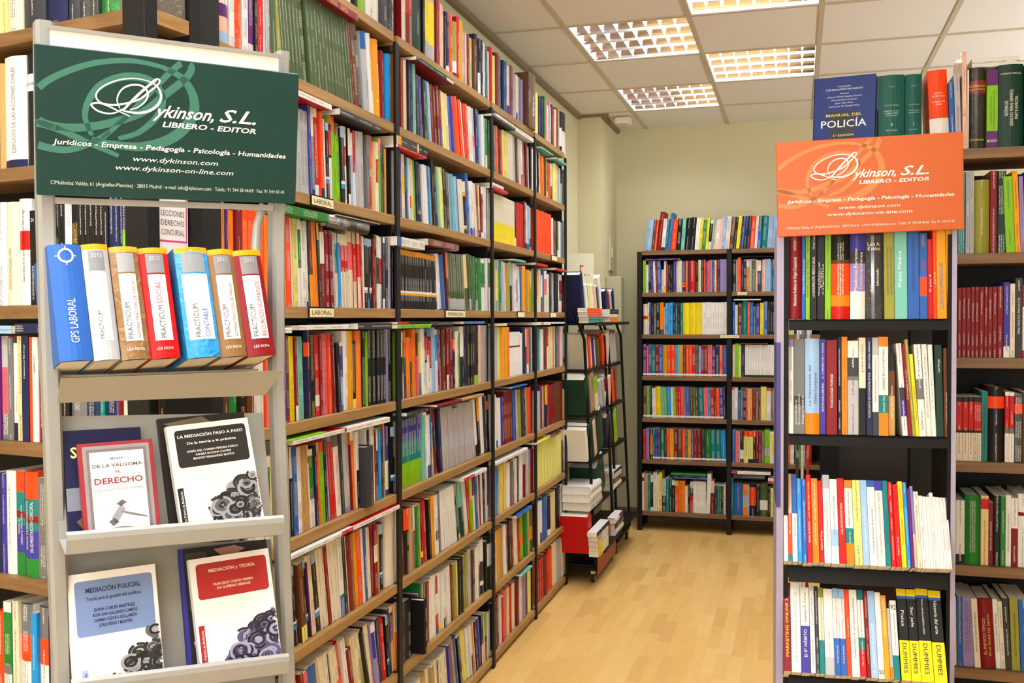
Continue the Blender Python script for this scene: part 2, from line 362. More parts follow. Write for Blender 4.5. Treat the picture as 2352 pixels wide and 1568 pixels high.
# ---------------------------------------------------------------- shelving fronts
FL = Frame((0, 0, 0), (0, 1, 0)); FB = Frame((0, 7.03, 0), (1, 0, 0)); FR = Frame((0, 3.07, 0), (1, 0, 0))
FC = Frame((0, 1.73, 0), (.985, -.174, 0)); FT = Frame((1.221, 2.546, 0), (.9986, .052, 0)); FS = Frame((.1, 1.311, 0), (.626, .780, 0))
LZ = [2.458, 2.162, 1.862, 1.556, 1.251, .945, .645, .348, .05]
LY = [1.99, 3.027, 4.075, 4.80, 5.498]
BZ = [2.001, 1.703, 1.405, 1.107, .808, .51, .139]
ORD = ['top', 'second', 'third', 'fourth', 'fifth', 'sixth', 'seventh', 'eighth', 'bottom']
A = lambda s: (500, 5.6, s)
ROWS_L1 = [
 (0, [(500, 5.6, '1350s^24 1390w 1430n 1480b 1540t 1580b 1625i 1650w 1745k^24 1840G 1955w(m30w70)^25 2040w(m35w65) 2130K 2250K+ 2315.')]),
 (1, [A('30w(w62v12P14l12)^25~0 175w^24 235O+ 345w 425v(v85w15) 485k^24 520r^24 595w 640s+ 685e^24.5~4 735e 800U^22.5~5 875e^24.5~8 915e 955e 1000e 1045e 1090e 1135e 1180. 1200e^24.5 1250e 1310e 1350e 1400e 1440e 1490e 1530e 1570e 1610e 1650e 1690e 1720e 1755m^24.5 1775h(m)^24.5 1830K(k18S32k50)^25 1915s(b22s78)^24.5~6 1985w^25 2045u^24.5~4 2135m^22.5~2 2195B^22.5~0 2255.')]),
 (2, [(660, 5.6, '-60s^22.5~3 10s 55s 100s 165s 210s 258s 303i^24.5~3.4 342w(w33t60n7)^24.5 385w(w10r76w14)^24.5 460O(O88n12)^24 500w 525k(l10k60w3B6k21)^21.8~2.5 565r(k8r32k4w56)^21.8 605G(O18G82)^24.5~3 630G(O18G82) 665G(h16G84) 710k(l12k58w4B6k20)^21.8 755w(w25r25w50)^23~2 825k(w35k50w15)^23 852w(w30l70)^22 885r(r55w45)^23 915s^23 950s^23.3 1030S^23~1 1070p(p45s10r45)^23.5 1132c^22 1150w(w24r34w42)^22 1180G(O18G82)^23.5 1215K^22 1238K 1258u^21 1278.')]),
 (3, [(0, 1, '505o^24~0 524i 529o 545m 560O^24 572O 584O 596O 610o 622O 636O'), (640, 6.03, '50o^23.5~3 120O^23.6 190w^23.5 250Y^23.5 300w(w12g38S6w44)^23.5 340w 395w(w94E6)^23.4 440n^23.4~4 485h(h62u38)^23.4 530o^23.6~4.5 587E(c20E80)^23.5 612m(m10w38m52)^23.5~3 670m^21.8 740m^22~4 785s^21.8~3 822W(W14t40W46)^21.6 860B(W12B88)^21.5 890W(W15r36W49)^21.5 940W(W15r36W49) 990W(W15p36W49) 1035W(W15p36W49) 1072W(W15r50W35) 1112W(W15r44W41) 1150r^22.2 1177w^22~2 1207k(l10k60w4l4k22)^21.6~1.5 1252K(l12k76B12)^21.6 1290k(l10k60w4l4k22)^21.6 1332m^22 1360E^23.5~.5 1395w(w30E36w34)^23.3 1427w(w30r36w34)^23 1462w(w8K78w14)^23 1490n^23 1527s^23.3 1560n^22.4 1612.')]),
 (4, [(0, 1, '505K^23~0 518h 538g^23 556k 574h 590w(H20w80) 600w 612O 624w(O20w80) 637O'), (640, 5.807, '50K^22.6~2.5 100v^22.6 145h(h94r6)^22.8 195y^22.6~2.9 250h(m82w18)^22.4 280T^22.4 345G 352k(k90k10)^21.2 387n(n14O16n70)^24.2~2.6 470k^22.6 532r(r74w14r12)^22.6 592m^22.6 625O(p88p12)^23+ 700O^23 738m^22.5~4+ 803k^20.4 845i(w6i45l40i9)^20.4~1.6 905w^23.6 980u(y)^23.6 1018k(k86Y14)^20.5~1.4 1072o^23.6 1150k^23.6~1 1190G 1202k^23.6 1262k 1320k 1365k 1402k 1437q^23.8 1482k^23.8 1524.')]),
 (5, [(0, 1, '505w^22~0 520n 540t 556n 575Z 592w 603w 614g(w12g60w28) 626c 640w'), (600, 5.228, '298w(k6w94)^26~2.8 385K(W35k65)^24 417b^24~3.5 467w^23.5 512E^20 527H^23.5~4.3 567H^23.5 610w(w12U10w78)^23.3 632w(w8g48S8w36)^21.8 687n^22.8 717o(s12O88)^23.3 747G(O12G88)^23.3 797k^23.3~4.3 832l^22.5~5 857r^22.3~6 890r^22 925w(S16w84)^24.6~5.4 1012K^24 1045s(s94q6)^24.4~4.5 1127m^20 1140o(w12o88)^24 1172w(w50k50)^23.5~3 1200K^18.5~2!3 1298w^23.5~2.5 1315n^23 1342w^24 1377m^22.6 1402w(w30k50B20)^22.6~2 1427B^22.6 1452n 1478m^22.4 1497U(O16U84)^24.4 1520i(i50w42i8)^22.6~1.5 1582k(l14k58w4B5k19)^22~1 1636.')]),
 (6, [(640, 5.06, '60w^24~6 120w(w30B70)^21~7 170B(w28B72) 215k(l12k58w3m2B5k20)^22 293h(h80Y20)^22 350k(l12k58w3B6k21)^22.3 398v^21.5 408W^23~8 482k(l12k58w4B6k18)^22.8 528W^23.5 578W^23.5 610m^23.5 642Z^25.3~7.4 692Z^25.3 742w(w72b28)^24~6 787k^23.4 828w^23.4 848m(p)^23.4~5.4+ 922u^23.2~5 952O^23.4 998W^23.6 1015b(K)^23.6~4 1068Z^22.8 1100m^23~3 1127m(m30w24m46)^23~2.6 1165E^23.2 1180H^22 1205k(l15k58w3B5k19)^21.4~1 1267Z^25~.5 1400.')]),
 (7, [(640, 7.54, '250w^20~8 290v^17 350y^19.5~9 500m^22 560p^21.5 620b^22 700b^22 775c^22.8~10 830W^23 880W 940Z^23 990E^22 1015W^23 1090O(W46O54)^23.4~12 1143O(r46O54)^23.4 1225w^23.5~10 1290m^18.5 1392c^22 1440W^22.3 1492K(W40U60)^22.4 1555k^22~12 1637W^22.4~10 1715i(w12i42q46)^21.4~9 1790n^21.8~7 1847r^20.8 1915k(l15k56w3B5k21)^20.8~5 1952K^22.6 1992i(w10i44w46)^22.6~3 2040o(W42o58)^22.6 2095m^23.6~1 2117B(w42B58)^23.4 2142.')]),
]
ROWS_L2 = [
 (0, [(900, 6.03, '165W^30/m 218m(r60m40)^28 320E^27.5 437k^27 467s(s18y58s24)^26.5 548s(s16y60s24)^26 628m^24.5 665r^27 692P^24.3 748k^21 768n(n88w12)^23.3 822O^24 866h(U70w20h10)^22 920r^25 957u^24.5 1000l(B)^21.5 1037P^21.4 1055m^21.5 1092T^21 1108y^21.5 1152h(u)^22 1187n^25 1222w(k60w40)^24 1257n^24.4 1293w^24 1317t^23.4 1330n^23.6 1342w^21.6 1372r^24 1400.')]),
 (1, [(900, 5.6, '64o^24~1 92m^24.4 145m^24.4 180c^24.3 232n^25 257n^24.6~1.5 290T(w)^24.6 333K^21.5~3 367i^21.4 397r(r76W24)^21.6~4 438K^21.5 467t(l)^21.5~5 490l^21.5 514W^21.5 542m^21.6 580h(m)^21.4 607m 640i(m60i40)^21.4 668Y^21.5~6 697Y 724W^21.4 754O^21.2 777b^21.4~6.5 804i^22 854O^22.8~7 907O^22.6 937W^22.3 950r^22~5.5 978O^22.4 1014w^22.3~5 1040w^22.4 1064s(s50p20s30)^22.4 1094n^22.8~3 1122b(n)^22.7 1164w^22~2 1192T(G)^21.4~1 1214g(g72W28)^21.6 1250g^21.8 1270.')]),
 (2, [(900, 6.27, '74w(w80o14w6)^22~2 90n^22 115i^22 160T(W30y30W40)^21.7 202n^21.8 245B^21.4~3 267w^21.4 297h(W60O20W20)^21.4 317W^21.3~3.5 347G(Y)^21.3 382n^21.2 407n(k80u6n14)^21.2~4 432b^21 470w^21~4.7 512w 557B^21.2~5 577l^21.2 610m^21 624k^24.5 657n^23 704T(Y)^22.7 735Y^22.7 782k^22.6 822K^22 860s^21.7~5.5 890B(t)^22.1 912T^22.1 947l^21.6 980b^22 1004W^21.2~5 1035W^21.4 1070k(W20u8k56w3u4k9)^21~4.5 1107b^24.7 1144w(w86i14)^22 1170w(w88q12) 1192w(w84b16)^22.2 1225W^22 1253m^22~3.5 1277H(c85n15)^22 1312m(w14m74w12)^21.8~1.5 1337w^22~1 1360w 1397w^22~.5 1418.')]),
 (3, [(900, 7.13, '92k(u9k60w4u4k23)^20.2~1 142k(u9k60w4u4k23) 190k(u9k60w4u4k23) 237k(u9k60w4u4k23) 290k(u9k60w4u4k23) 335k(u9k60w4u4k23)~2 375k(u9k60w4u4k23) 410k(u9k60w4u4k23) 445k(u9k60w4u4k23) 490k(u9k60w4u4k23) 535k(u9k60w4u4k23) 575k(u9k60w4u4k23) 605k(u9k60w4u4k23) 637k(u9k60w4u4k23)~4 725k(u9k60w4u4k23) 792w^20.8~6 868b(b)^20.8 934h(O44h56)^22~5.5 965e(e80s20)^22 1003e(e80s20) 1045e(e80s20) 1083e(e80s20) 1112e(e80s20) 1150e(e80s20) 1190e(e80s20)~5 1238e(c60e40) 1285e(e80s20) 1320e 1352g(g80e20)^22.3~2 1412e(e80s20)^22 1447g^22 1492w(w8g40S7w45)^22~1.5 1530w(w8g40S7w45) 1572w 1610w(w8g40S7w45)~1 1658.')]),
 (4, [(900, 7.467, '115G^23~1 135k(y38k62)^23 192w(l30w70)^23~2 205w(w12g50w38)^22.6 229O(O40K60)^23.2 270o(O)^20.8 328K(O40K60)^20.5 388o(O)^23.5 434k(O40k60)^23.5 458p^14 474h^22 500Y(Y58t42)^18.6 548w^23.7~2.6 612r(k8r38k4w50)^22.5 655w(r30w70)^20 690r(k7r46k3w44)^20.6 726l(b)^24 772w(w8B42w50)^23.2 812v^23 845p(m64p36)^23 915h(m)^23~2 966r(m76w24)^23.4 1000m^23.2 1022m(p)^23.2 1063k(k14O18k68)^22.2~1.5 1110W^22.2~1 1182g^21.4 1207k(w50k50)^24 1273n(b)^24.3 1315k^24.3~.5 1364k^24.4 1390k^24.3 1447K(k85G15)^24.2 1517P^24.4+ 1577s^24.3+ 1705.')]),
 (5, [(900, 6.533, '124w(w18r14w68)^23~1 160m^22.8 188G(i32t32G36)^23.2~1.7 235G(i32t32G36) 290G(i32t32G36) 330G(i32t32G36) 370G(i32t32G36) 415G(i32t32G36) 445G(i32t32G36)~2 480T(G)^23 522w^24.3~3 562w(w80n20)^22.7 602b^23 627Y^19.5~4 675m(m30n30m40)^25.3~5+ 740n^24.5 778s^24.3 820s 860s 905s 945s~5.5 985s^22.7 1020s 1060s^24.3 1095s 1135s 1170s 1210s 1247s^24.6~6 1288W(w80k20)^24.6 1318k(u40k60)^24.5~4.5 1352w^24.7 1428K^24.2~3 1455k(k12O14k74)^25 1500.')]),
 (6, [(900, 5.408, '137m(r)^20.5~3.5 182k(O32k68)^22.6~2 247H(o)^22.3 302S(w40r4S56)^22.4 330g^22~3 358u^22.4 385n(n80y10n10)^22.3~4 430r^22.5 482k^22.4 510u(H)^22.8~3 565w(w60n15w25)^22.4 595S^22.7~4 650w^23~5 692w 717w 742w 777w~6.5 802w 824k(r15u3k82)^23~8 850t(T36t56w8)^23 895E(T46E54)^23.2~7 945w(w88y6w6)^22.6 975r^22.7~5 1004U(P40G60)^22.7 1028W(h35W65)^22.6~4 1058b^22.6 1084W^22 1108m(r)^22.8~3 1140w^22.4 1162n^22~2 1192W^22.8 1204W(m70W30)^22.7 1222.')]),
 (7, [(900, 4.504, '125n^21~1 156k^20 250k^19~1!4 285v^20 306g^23.6~1 325W^22.6 350S^22.8 370m(W)^22.5 397w^22.6~1.5 430w^23.2 475r(r30w36r22b12)^21.6~3 503w(w88y12)^22.4 546w(w82k18) 570w^22.4 600w^22.6 627m(r)^21.7~3 657U(H)^21.8 683Y^21.8~2 702k^21.8 729k 759U^22.4 790U^22.6 823s^23~1.5 853k(h50k50)^22 873w^21.6 890w^22 918m(w40r20m40)^22.4 945s(w40K36w8n16)^23.4 980k^21.8 998E(E14w42E44)^23~.5 1056.')]),
 (8, [(900, 4.504, '130w^17~4 200W^18 265k^17 290W^19 340H^19 400W^20~4 440H^19.5 462W^21 485h^20 508W^20.5 555W^20.5~6 620i^22 642m(r)^22 668H^22.6~8 690b^22.8 722k^22 745Y^22.6~8 785Y^22.6 818w^22~6.5 845w(w60K40)^22.3 858o^22 873w^21.8 890n^21.8~6 908q^21.8 922i^21.8 940P(n60P40)^21.9~3 962c^21.8 975G(G48k52)^20.8~1 993w^19.6 1048.')]),
]
ROWS_L3 = [
 (0, [(1120, 5.805, '22w^22~0 45r^24.5 85Y^22 125m^24.3 175t^24.4 215n^23.5 242b(t)^23.8 270w(w80i20)^23 308m^24.3 370s^22.5 402w(w80i20)^22.5 424W 440S^22.5 460q^22 495h^26.5!3+ 585l^22.5+ 610l^22.4 645Y^21.6 690n^21.5 732n^21.6 765g^23.4 782p^22.3 800w^20 822s(b)^22.6 837w^20.4 862m(r)^22.6 890i^21.4 907c^21.4 930m^23.4 980k(k40w45k15)^23 1008w(k45w55)^23.6 1063.')]),
 (1, [(1120, 6.815, '77P^22~2 97m^22 120S^21 147O^21.4 182k^21 205m^20.6 227O^20.8 243O^21 266Y^21.6 300Y^21.7 327W^21.4 355W^21.4 382W^21.5 407s^22 432s^21.6~3 458K^22 497P^21.8 522w^22 541w(w74r26)^22 563w^22 592S^22 620m^22.4~2 643s^21 670. 742w^22~1 770w(w84i16)^22 802k^21.8 828Y^21.8 847O^20.8 868o^20.8 908h^20.8 934Y^19.8 950k(k80Y20)^19.6 981O^19.8 1018T(W60K40)^20 1050Y^21 1090P^20.8 1112T^20.8 1130w^20.8 1150P^20.5 1170s(v40s60)^20.6 1196g^20.6 1216m^20.6 1237.')]),
 (2, [(1120, 7.84, '93Y(W58y42)^21~1 125Y(W58y42) 152Y(W58y42) 180Y(W58y42) 210Y(W58y42) 240Y(W58y42) 270Y(W58y42) 300Y(W58y42) 332Y(W58y42) 365Y(W58y42) 395Y(W58y42) 425Y(W58y42) 455Y(W58y42) 485Y(W58y42) 520n(n80W20)^21.5 556r(O)^21.5 592r(O) 628r(O)^21.3 683m^23.3 712w(w86n14)^23 752l(l86b14) 788w(w72n20w8) 812. 877O^22~1 912O 952O^21.8 1000O^22.2 1042O^22 1082O 1122O 1177w^20.7 1212h^20 1237m^20.3 1273e(e80w20)^20 1295w^20.3 1332s^20.3 1357s 1378s(s20b14s66)^20 1395s 1415.')]),
 (3, [(1120, 9.225, '120O^22.8~1 158l^22.6 187Y(i20Y60b20)^22.5 215c^22.5 268g(T)^22.6 312l^22.4 350w^22 368P^22.3 403w(r42w58)^22.3 445U^22.3 518s(s48k52)^23~2 583w^22.6 612w 652w(w30q50w20)^22 680w 712b(b8O3b89)^22 775u(o)^22.2~1 842H(u)^20.6 875u^20.8 922Y(Y40G60)^20.4 942Y^20.4 980. 1022w^22~.5 1042b(S70T30)^22 1070c(u60c40)^20.7 1102W^21.8 1153n(n12w52n36)^21.9 1197b^21.8 1238W(w20p38W42)^21.8 1278W^20.3 1340K^21.6 1367s^21.6 1400s^21.4 1447k^21.5 1480k 1512w^21.6 1555w(w16m34S20w30)^21.3 1620m^20.4 1668.')]),
 (4, [(1120, 9.225, '137s^23.4~1 190s 240Y^23.3 288u^23.1 350u 400u 450o^23.2 510w(w31m4w65)^20.6 555w(w31m4w65) 600w(w31m4w65) 650w(w31m4w65) 690w(w31m4w65) 742w^20 790n^22.6 842k(W40n60)^22 865O(O80w20)^22.4 910S^22.8 935w^22.6 948n(n58w8n34)^22.5 992. 1030n^22.6~.5 1077t(E)^22.4 1155w^21.6 1212h^22 1250m(h)^22 1280w(r44w56)^21.6 1325c^22.6 1365c^22.6 1403o^22.7 1440w^22.7 1460t^22.6 1483n^22.6 1515p(m)^22.6 1548q^22.5 1562w^22.6 1587P^22.5 1617T(T7E12T62E12T7)^22.6 1655T(T7E12T62E12T7) 1694.')]),
 (5, [(1120, 7.84, '125w^24~1.5 187w(w86i14)^22.3 240w 293i^22 332m^24.5 357m 387m 417m^24.4~2.5 448m 480b^24 503i(b)^24 550s^23.8 583U(y)^23.6 645K(v)^23.4 682n^23.3 712H^23.3 765O^23.4~0 833. 907s^19.8~1 978v^22 1017H(c)^22 1060u(u46n54)^22 1100r^22.2 1142m 1170m 1202m^21.5 1247h(m)^22.4 1282h(m) 1332m 1378Y^25!1 1402.')]),
 (6, [(1120, 6.535, '112q^21.5~0 128B(b)^19.7~-2 190c(P)^21.8~0 217y^21.8 245O^22 285c^22 320w^20.8 370S^20.8 392r(w22k30r48)^21 424w^21.4 447K^22 473w^22.6 505w 560m(s28m72)^22.4 600s^22 633H(q44H56)^22 680m^22 692w^17.5 706. 742Y^22.4~0 775Y 812Y 850Y^22.8 905Y 945Y 985Y 1025Y 1065Y 1102Y^23.8 1147P^24.2~-1 1162w(m10w90)^24 1180.')]),
 (7, [(1120, 4.125, '78w^22.4~2 98u(y)^22.8 142H^22.6 172w(q)^22.8 196m^22.4 212k^23.4~3 245m^23 272W^23 303r^22.4~2 333G(G50o20G30)^22.4 368g^22.6 397H^22.2 413g(g44u30g26)^23 452. 468m^22.7~1 489w^22.4 508w(w75n25)^22 532b^23 562b(t)^22.7 591n(n84w16)^20.2 621c(y)^22 670k^22.7 703w^23 748.')]),
 (8, [(1120, 4.125, '82n^21~2 95m^22.6 132w^22.2 150r^20.6~1 166p^22.6 208c^22.4 227r(m)^22.4 248W^22 288m^22.2 308b^22.3 325W^22.3 352q^22.2 382h^22 398Y^21.7 428n^22.7 460. 470O(h)^21.5~2 490m 502r^21.8 523r 548m(r)^21.8 577r^22.3 601O(r)^22.5 628W^23.5 652W 672s^23.7 693s 710W^23 737W 757.')]),
]
B4 = lambda s: (1440, 4.9, s)
def foot(s): return ' '.join(t if '~' in t or t.endswith('.') else t for t in s.split())
ROWS_B = [
 (0, [(1440, 4.9, '200l^22.5~-10 272h(O)^22 303O^21.8 328m^27.5~-12 383w(w90n10)^22.5~-9 425t^22.3 455b^26.5~-11 488O^21.5~-9 548k^22.2~-7 605T(l)^22.3 645k^22.6~-9 700k^22.8 760w(s)^22.4~-8 808y^22.6 840g^20.4 880y^22.5 910k(w12k62w26)^20.5~-11 940T^22 962P^21 990w(l)^20.6~-9 1030P^21.8 1060l^22.8 1100W^22.8 1150h^22.4~-11 1190k^22.2 1225y(U)^23~-10 1265n^22.7 1283b^22.4 1305n^22.5 1340n^22.8 1378O^22.5~-8 1432w^22.4 1462b(E40b60)^22.4~-7 1503t^22.5 1575l(s)^22.4 1635l^22.4 1700t^21.8 1745k^21.6 1790b^21.6 1830w^21.6 1875o^21.6 1920k^21.4 1960w^21 2010.')]),
 (1, [(1440, 4.9, '180G^23~0 214w(l)^20 240k(h)^22.5~2 272i^22.6~3 302w^22.6 325m(r)^22.4 345b^22.6 388P^16.3~0 415y(w80y20)^22.4 440m(h)^19.6 467k^19.4 490k^19.8 508k 521i^22.4 553Z^22.4 622n(n70o5n3o5n17)^22 657O(r)^22.2 687n^22.4 699r^22.2 770m^22.2 775k(m)^21.6 803c^22.6 836n^22.6 868O(P)^22.6 883v^21 903O(H)^21.8 928q^22.4 960i^22.4 985Y^22.2 1003r^22.4 1020n^22.6 1048q^22.8 1088q 1122. 1188k^22.4 1228s^22.2 1244O^23.6 1283n^22.2 1312n^22.6 1345u(w24u76)^22.4 1378s^22.6 1405e^22.6 1448P(w)^22 1470n(w34K66)^21.5 1508b^20.5 1522P^22 1555l^22.4 1620t^21 1637b(o6b94)^22 1680k 1710w 1735O 1760n 1785r 1810w 1830l 1860k 1890y 1920w 1950t 1980m 2010w 2040n 2080.')]),
 (2, [(1440, 4.9, '183c(W40r10W50)^21.8~0 232w(w36y22w42)^22.8 252i^22 270k^22.4 303S^22 326k^22.4 370o(o85K15)^22.8 412s^19.8 430B^22.2 462B^22.6 490B 517n(w)^22.6 547t^22 567k^22.4 602t^22.2 628y^22.4 700y 778y 812y 848w^22.6 890w 920w 948w 995w 1033w 1065w 1100w 1130. 1188b^22.6 1218w^20.6 1245h(H)^21.6 1297t(T)^23.6 1357O(c)^22.6 1385b(h)^22.6 1424t^19.6 1448i^21.4 1498y^22 1542b^22.8 1583k^22.6 1612k 1637k 1662k 1690r 1720w 1740k 1775n 1800w 1830y 1850w 1880n 1910G 1940w 1975r 2000n 2040w 2080.')]),
 (3, [(1440, 4.9, '180v*^22.8~0 222O*^21.6 243b*^22.4 280t*^22.4 317m*^22.4 360b*^22.4 403u*^22.2 455O*^22.2 488O*^22.2 543B*^22.2 568T*^22.2 597u*^22.2 627h*^22.2 663O*^22.2 697O*^22.2 735r*^22.2 768g*^22 787v*^22 810l*^21.6 832m*^22.2 868m*^22.2 907p*^22.2 957v*^21.2 994n*^22.2 1040O*^22.2 1077b*^22.2 1124. 1188W^22.6 1213G(T)^23.4 1258Y^22.6 1285n^22 1328w(w93E7)^22.6 1370w(w93E7) 1397w(w93E7) 1425w(w93E7) 1455w(w93E7) 1480w(w93E7) 1512w(w93E7) 1540w(w93E7) 1565w(w93E7) 1592w(w93E7) 1622w(w93E7) 1655w(w93E7) 1690w 1720w(w93E7) 1760w(w93E7) 1800w(w93E7) 1840w 1870w(w93E7) 1910w(w93E7) 1960w(w93E7) 2010w(w93E7) 2080.')]),
 (4, [(1440, 4.9, '182h*^22.4~0 222G*^22.4~1 257n*^22~2 285w^21.2 322y*^22.4 383T*^22 403T*^22 422G*^22 447B*^22.4~3 500w*^22 528G*^22 555r*^22.2 582r*^22.2 610O*^22.2 645q*^22 664b*^22 712h*^21.8 750g*^21.6 772m*^21.6 804t*^22 870p*^22 917B*^22 945r*^22 987h*^21.6 1008O*^22 1048i*^22 1090E^22.6 1114. 1180w(O8w92)^22.6~0 1210w^22.4 1247b^20.2 1278S(g8S92)^22.2 1307n(b8n92)^22.2 1340O^22.2 1363P(w)^22 1383u^22.2 1410m(v)^22.2 1450S(g8S92)^22.2 1478m^22 1503Y(U)^23.4 1570w(O8w92)^22.2 1618S(g8S92)^22 1645o^22 1672w^22 1700m 1730w 1760O 1790g 1820w 1850b 1890y 1925w 1960r 2000n 2080.')]),
 (5, [(1440, 4.9, '182r^21.2~1 218q^22.3 250k^22 264o(k20o65k15)^22 290t*^22.3 317i*^22.3 346i*^22.3 375g*^22.3 424n*^22 447O*^22.2 482u*^22.2 530m*^22.2 573h*^22.2 622O*^22.2 662t*^22 688u*^22 723b*^22 754m*^22 795m*^22~2 835K*^22.2 885g*^22 942t*^22.2 997t*^22.2 1060B*^22.2 1118. 1185b^22.6~0 1222p(r)^22.2 1258s^22 1273k(k60w28k12)^22.2 1312Y(O18Y82)^22.2 1365Y(O18Y70n12)^22.2 1420k(O18k70n12)^22.2 1452m(m88n12)^22.2 1480m 1515S(H)^22 1547G(G56s22G22)^23.6 1607w^22.2 1627y(w10y64w26)^22.2 1660h^22.4 1690w 1730k 1760l 1800O 1840w 1880n 1920g 1960w 2000r 2080.')]),
 (6, [(1440, 5.226, '177w(w10m10w80)^26.5~0 205H^26 250t(T)^26 282w(w20k70w10)^25.7 315W^27.5 362w^26 384y^27.6 420s(s50n50)^22.5 468t(T)^24 503E^23.2 537k(w16k84)^22.8 576O(Y16O84)^22.4 614o^22.5 697w(n)^18.8 730k^19 758r(w20K26r54)^22.2 795w^22.7 832w 857w 877w 902w 927w 947w^28~-4 995m(P36K12m52)^23.2~0 1050E^20.2 1087t^20 1107g^20 1130n^20 1158W^20.6 1186. 1245t^25.8 1278b^22.4 1390s(o36s38o26)^22 1445l^21.6 1467n(n10O58n32)^22.2 1553k^21.7 1592e(e50w30e20)^22.5 1692k^19.7 1723Y^20 1755H^20 1790K 1830w 1880n 1930r 1980b 2040w 2100k 2170.')]),
]
C1 = lambda s: (0, 1, s)
ROWS_C = [
 (1, [(0, 2.585, '-60c^24~0 -5Y^24 27W(Y)^24.5 120K(k)^25 250. 262n(W24n76)^24 380. 385K^24 455K^23+ 520K^23+ 570g^24+ 687S(h)^25+ 815.')]),
 (2, [(0, 3.136, '-60H^24~0 18w(w92n8)^25 178k(k18w15k67)^25 250m^24 330n 400w 480K 560t 640r 700w 760k 830g 900w 960k 1000.')]),
 (3, [(0, 3.136, '-60w^23.5~0 18W^23.3 115w(w30r18w52)^23.8 205k^21 250k(k94o3k3)^20.5 290k^23 330K 395k^22.5 415k^21.7 455w(w50g8k42)^22.2 520k^21.7 570k 605k 640k 680k 715k^22 750k 780n^23 818n 852n 885G(n30G60k10)^22 940w^24 985s^24 1000.')]),
 (4, [C1('-12v^23.5~0 0p(s30p45S25)^23.6 15S^23.2 26w(w82n18)^22 38c^23.6 51n^23.6 66O^23.4 71w^23.4 84m^23 96k^24 112n 140k^24.5 158S 195n 225t 236n 262b 272m 278Z 307e 320k 345h 366k 380.')]),
 (5, [C1('-15n^23~0 0i^22.8 9w^23.6 32O(O20t18m6t8i26g22)^23.6 51O(O26t16m6t8i26g18)^23.8 82S^22.6+ 103w(w38y8K54)^22.6 116k^22.5 137n 166u^22 192H^23 232h 262u(r)^24 282r^24 320.')]),
 (6, [C1('-12O^21~0 10w(w10g52S8w30)^23.6 28W^24 42S(S30O25w45)^23.6 69B^22 83S(S30O25w45)^23.6 112n^22 132k 162m 202w 252k 302r 320.')]),
]
RY = lambda s: (2180, 2.61, s)
ROWS_R = [
 (0, [(1750, 2.904, '777D^22.6~0 957D^22.4 1070. 1130O(O60w26O14)^23.2~4 1262b^19.4~4 1297s^21.6~3 1338P^27.5~1!1+ 1368w^22.5~0 1382k(k16m16k68)^23.2+ 1502v(v20G58v22)^22.2 1578E^23.4 1750n^23 1800.')]),
 (1, [(2180, 2.61, '-10g^23~0 52t^23.4 100s^23.4 124s 150U(S)^21 247m(h)^23.4 290E^23.2 342G^21.5~4 398u^23~4 432q^21.5~3 460k^23~0 520.')]),
 (2, [(2180, 2.61, '-10m^20~0 25m 52m^20 78m 105m 132m 157m 182m 212m 235m 262m 292m 327i(i85w15)^21.5 365W^21 395K(v)^22.6 440r(r30w60r10)^20.6 480w 520.')]),
 (3, [(2180, 2.2146, '-10k(k8r44k4Z44)^18.4~0 35k(k8r44k4Z44) 68k(k8r44k4Z44) 98k(k8r44k4Z44) 125k(k8r44k4Z44) 165t(T)^20 198n(k13O16k71)^21.5 283w(w5r46S8w41)^20 305w(w5r46S8w41) 332k(k14O14k72)^19.4+ 374h^20 420.')]),
 (4, [(2180, 2.2146, '0W^18~0 35w(w85k15)^18.4 80g(E)^20 160c(c4r15c81)^20 200m^18 228k^20.2 260g(E)^20.2 287w^20.4 317m(w44m56)^19.6 352w(w25m5w70)^21 420.')]),
 (5, [(2180, 2.2146, '-15W^20~1 42b(B)^20.4 74q^20.2~3 131W^20~6 163m^20 242w^20 268W(w)^19.5 292K^20.6 322U(G)^20.6~4 367b^20.6 420.')]),
]
inkW, inkK, inkY, inkR, inkG, inkC = (236,234,228), (28,26,28), (246,220,40), (196,50,50), (128,128,126), (60,110,170)
def tt(s, c, f0, f1, d='u', sz=.5, xo=0): return (s, c, f0, f1, d, sz, xo)
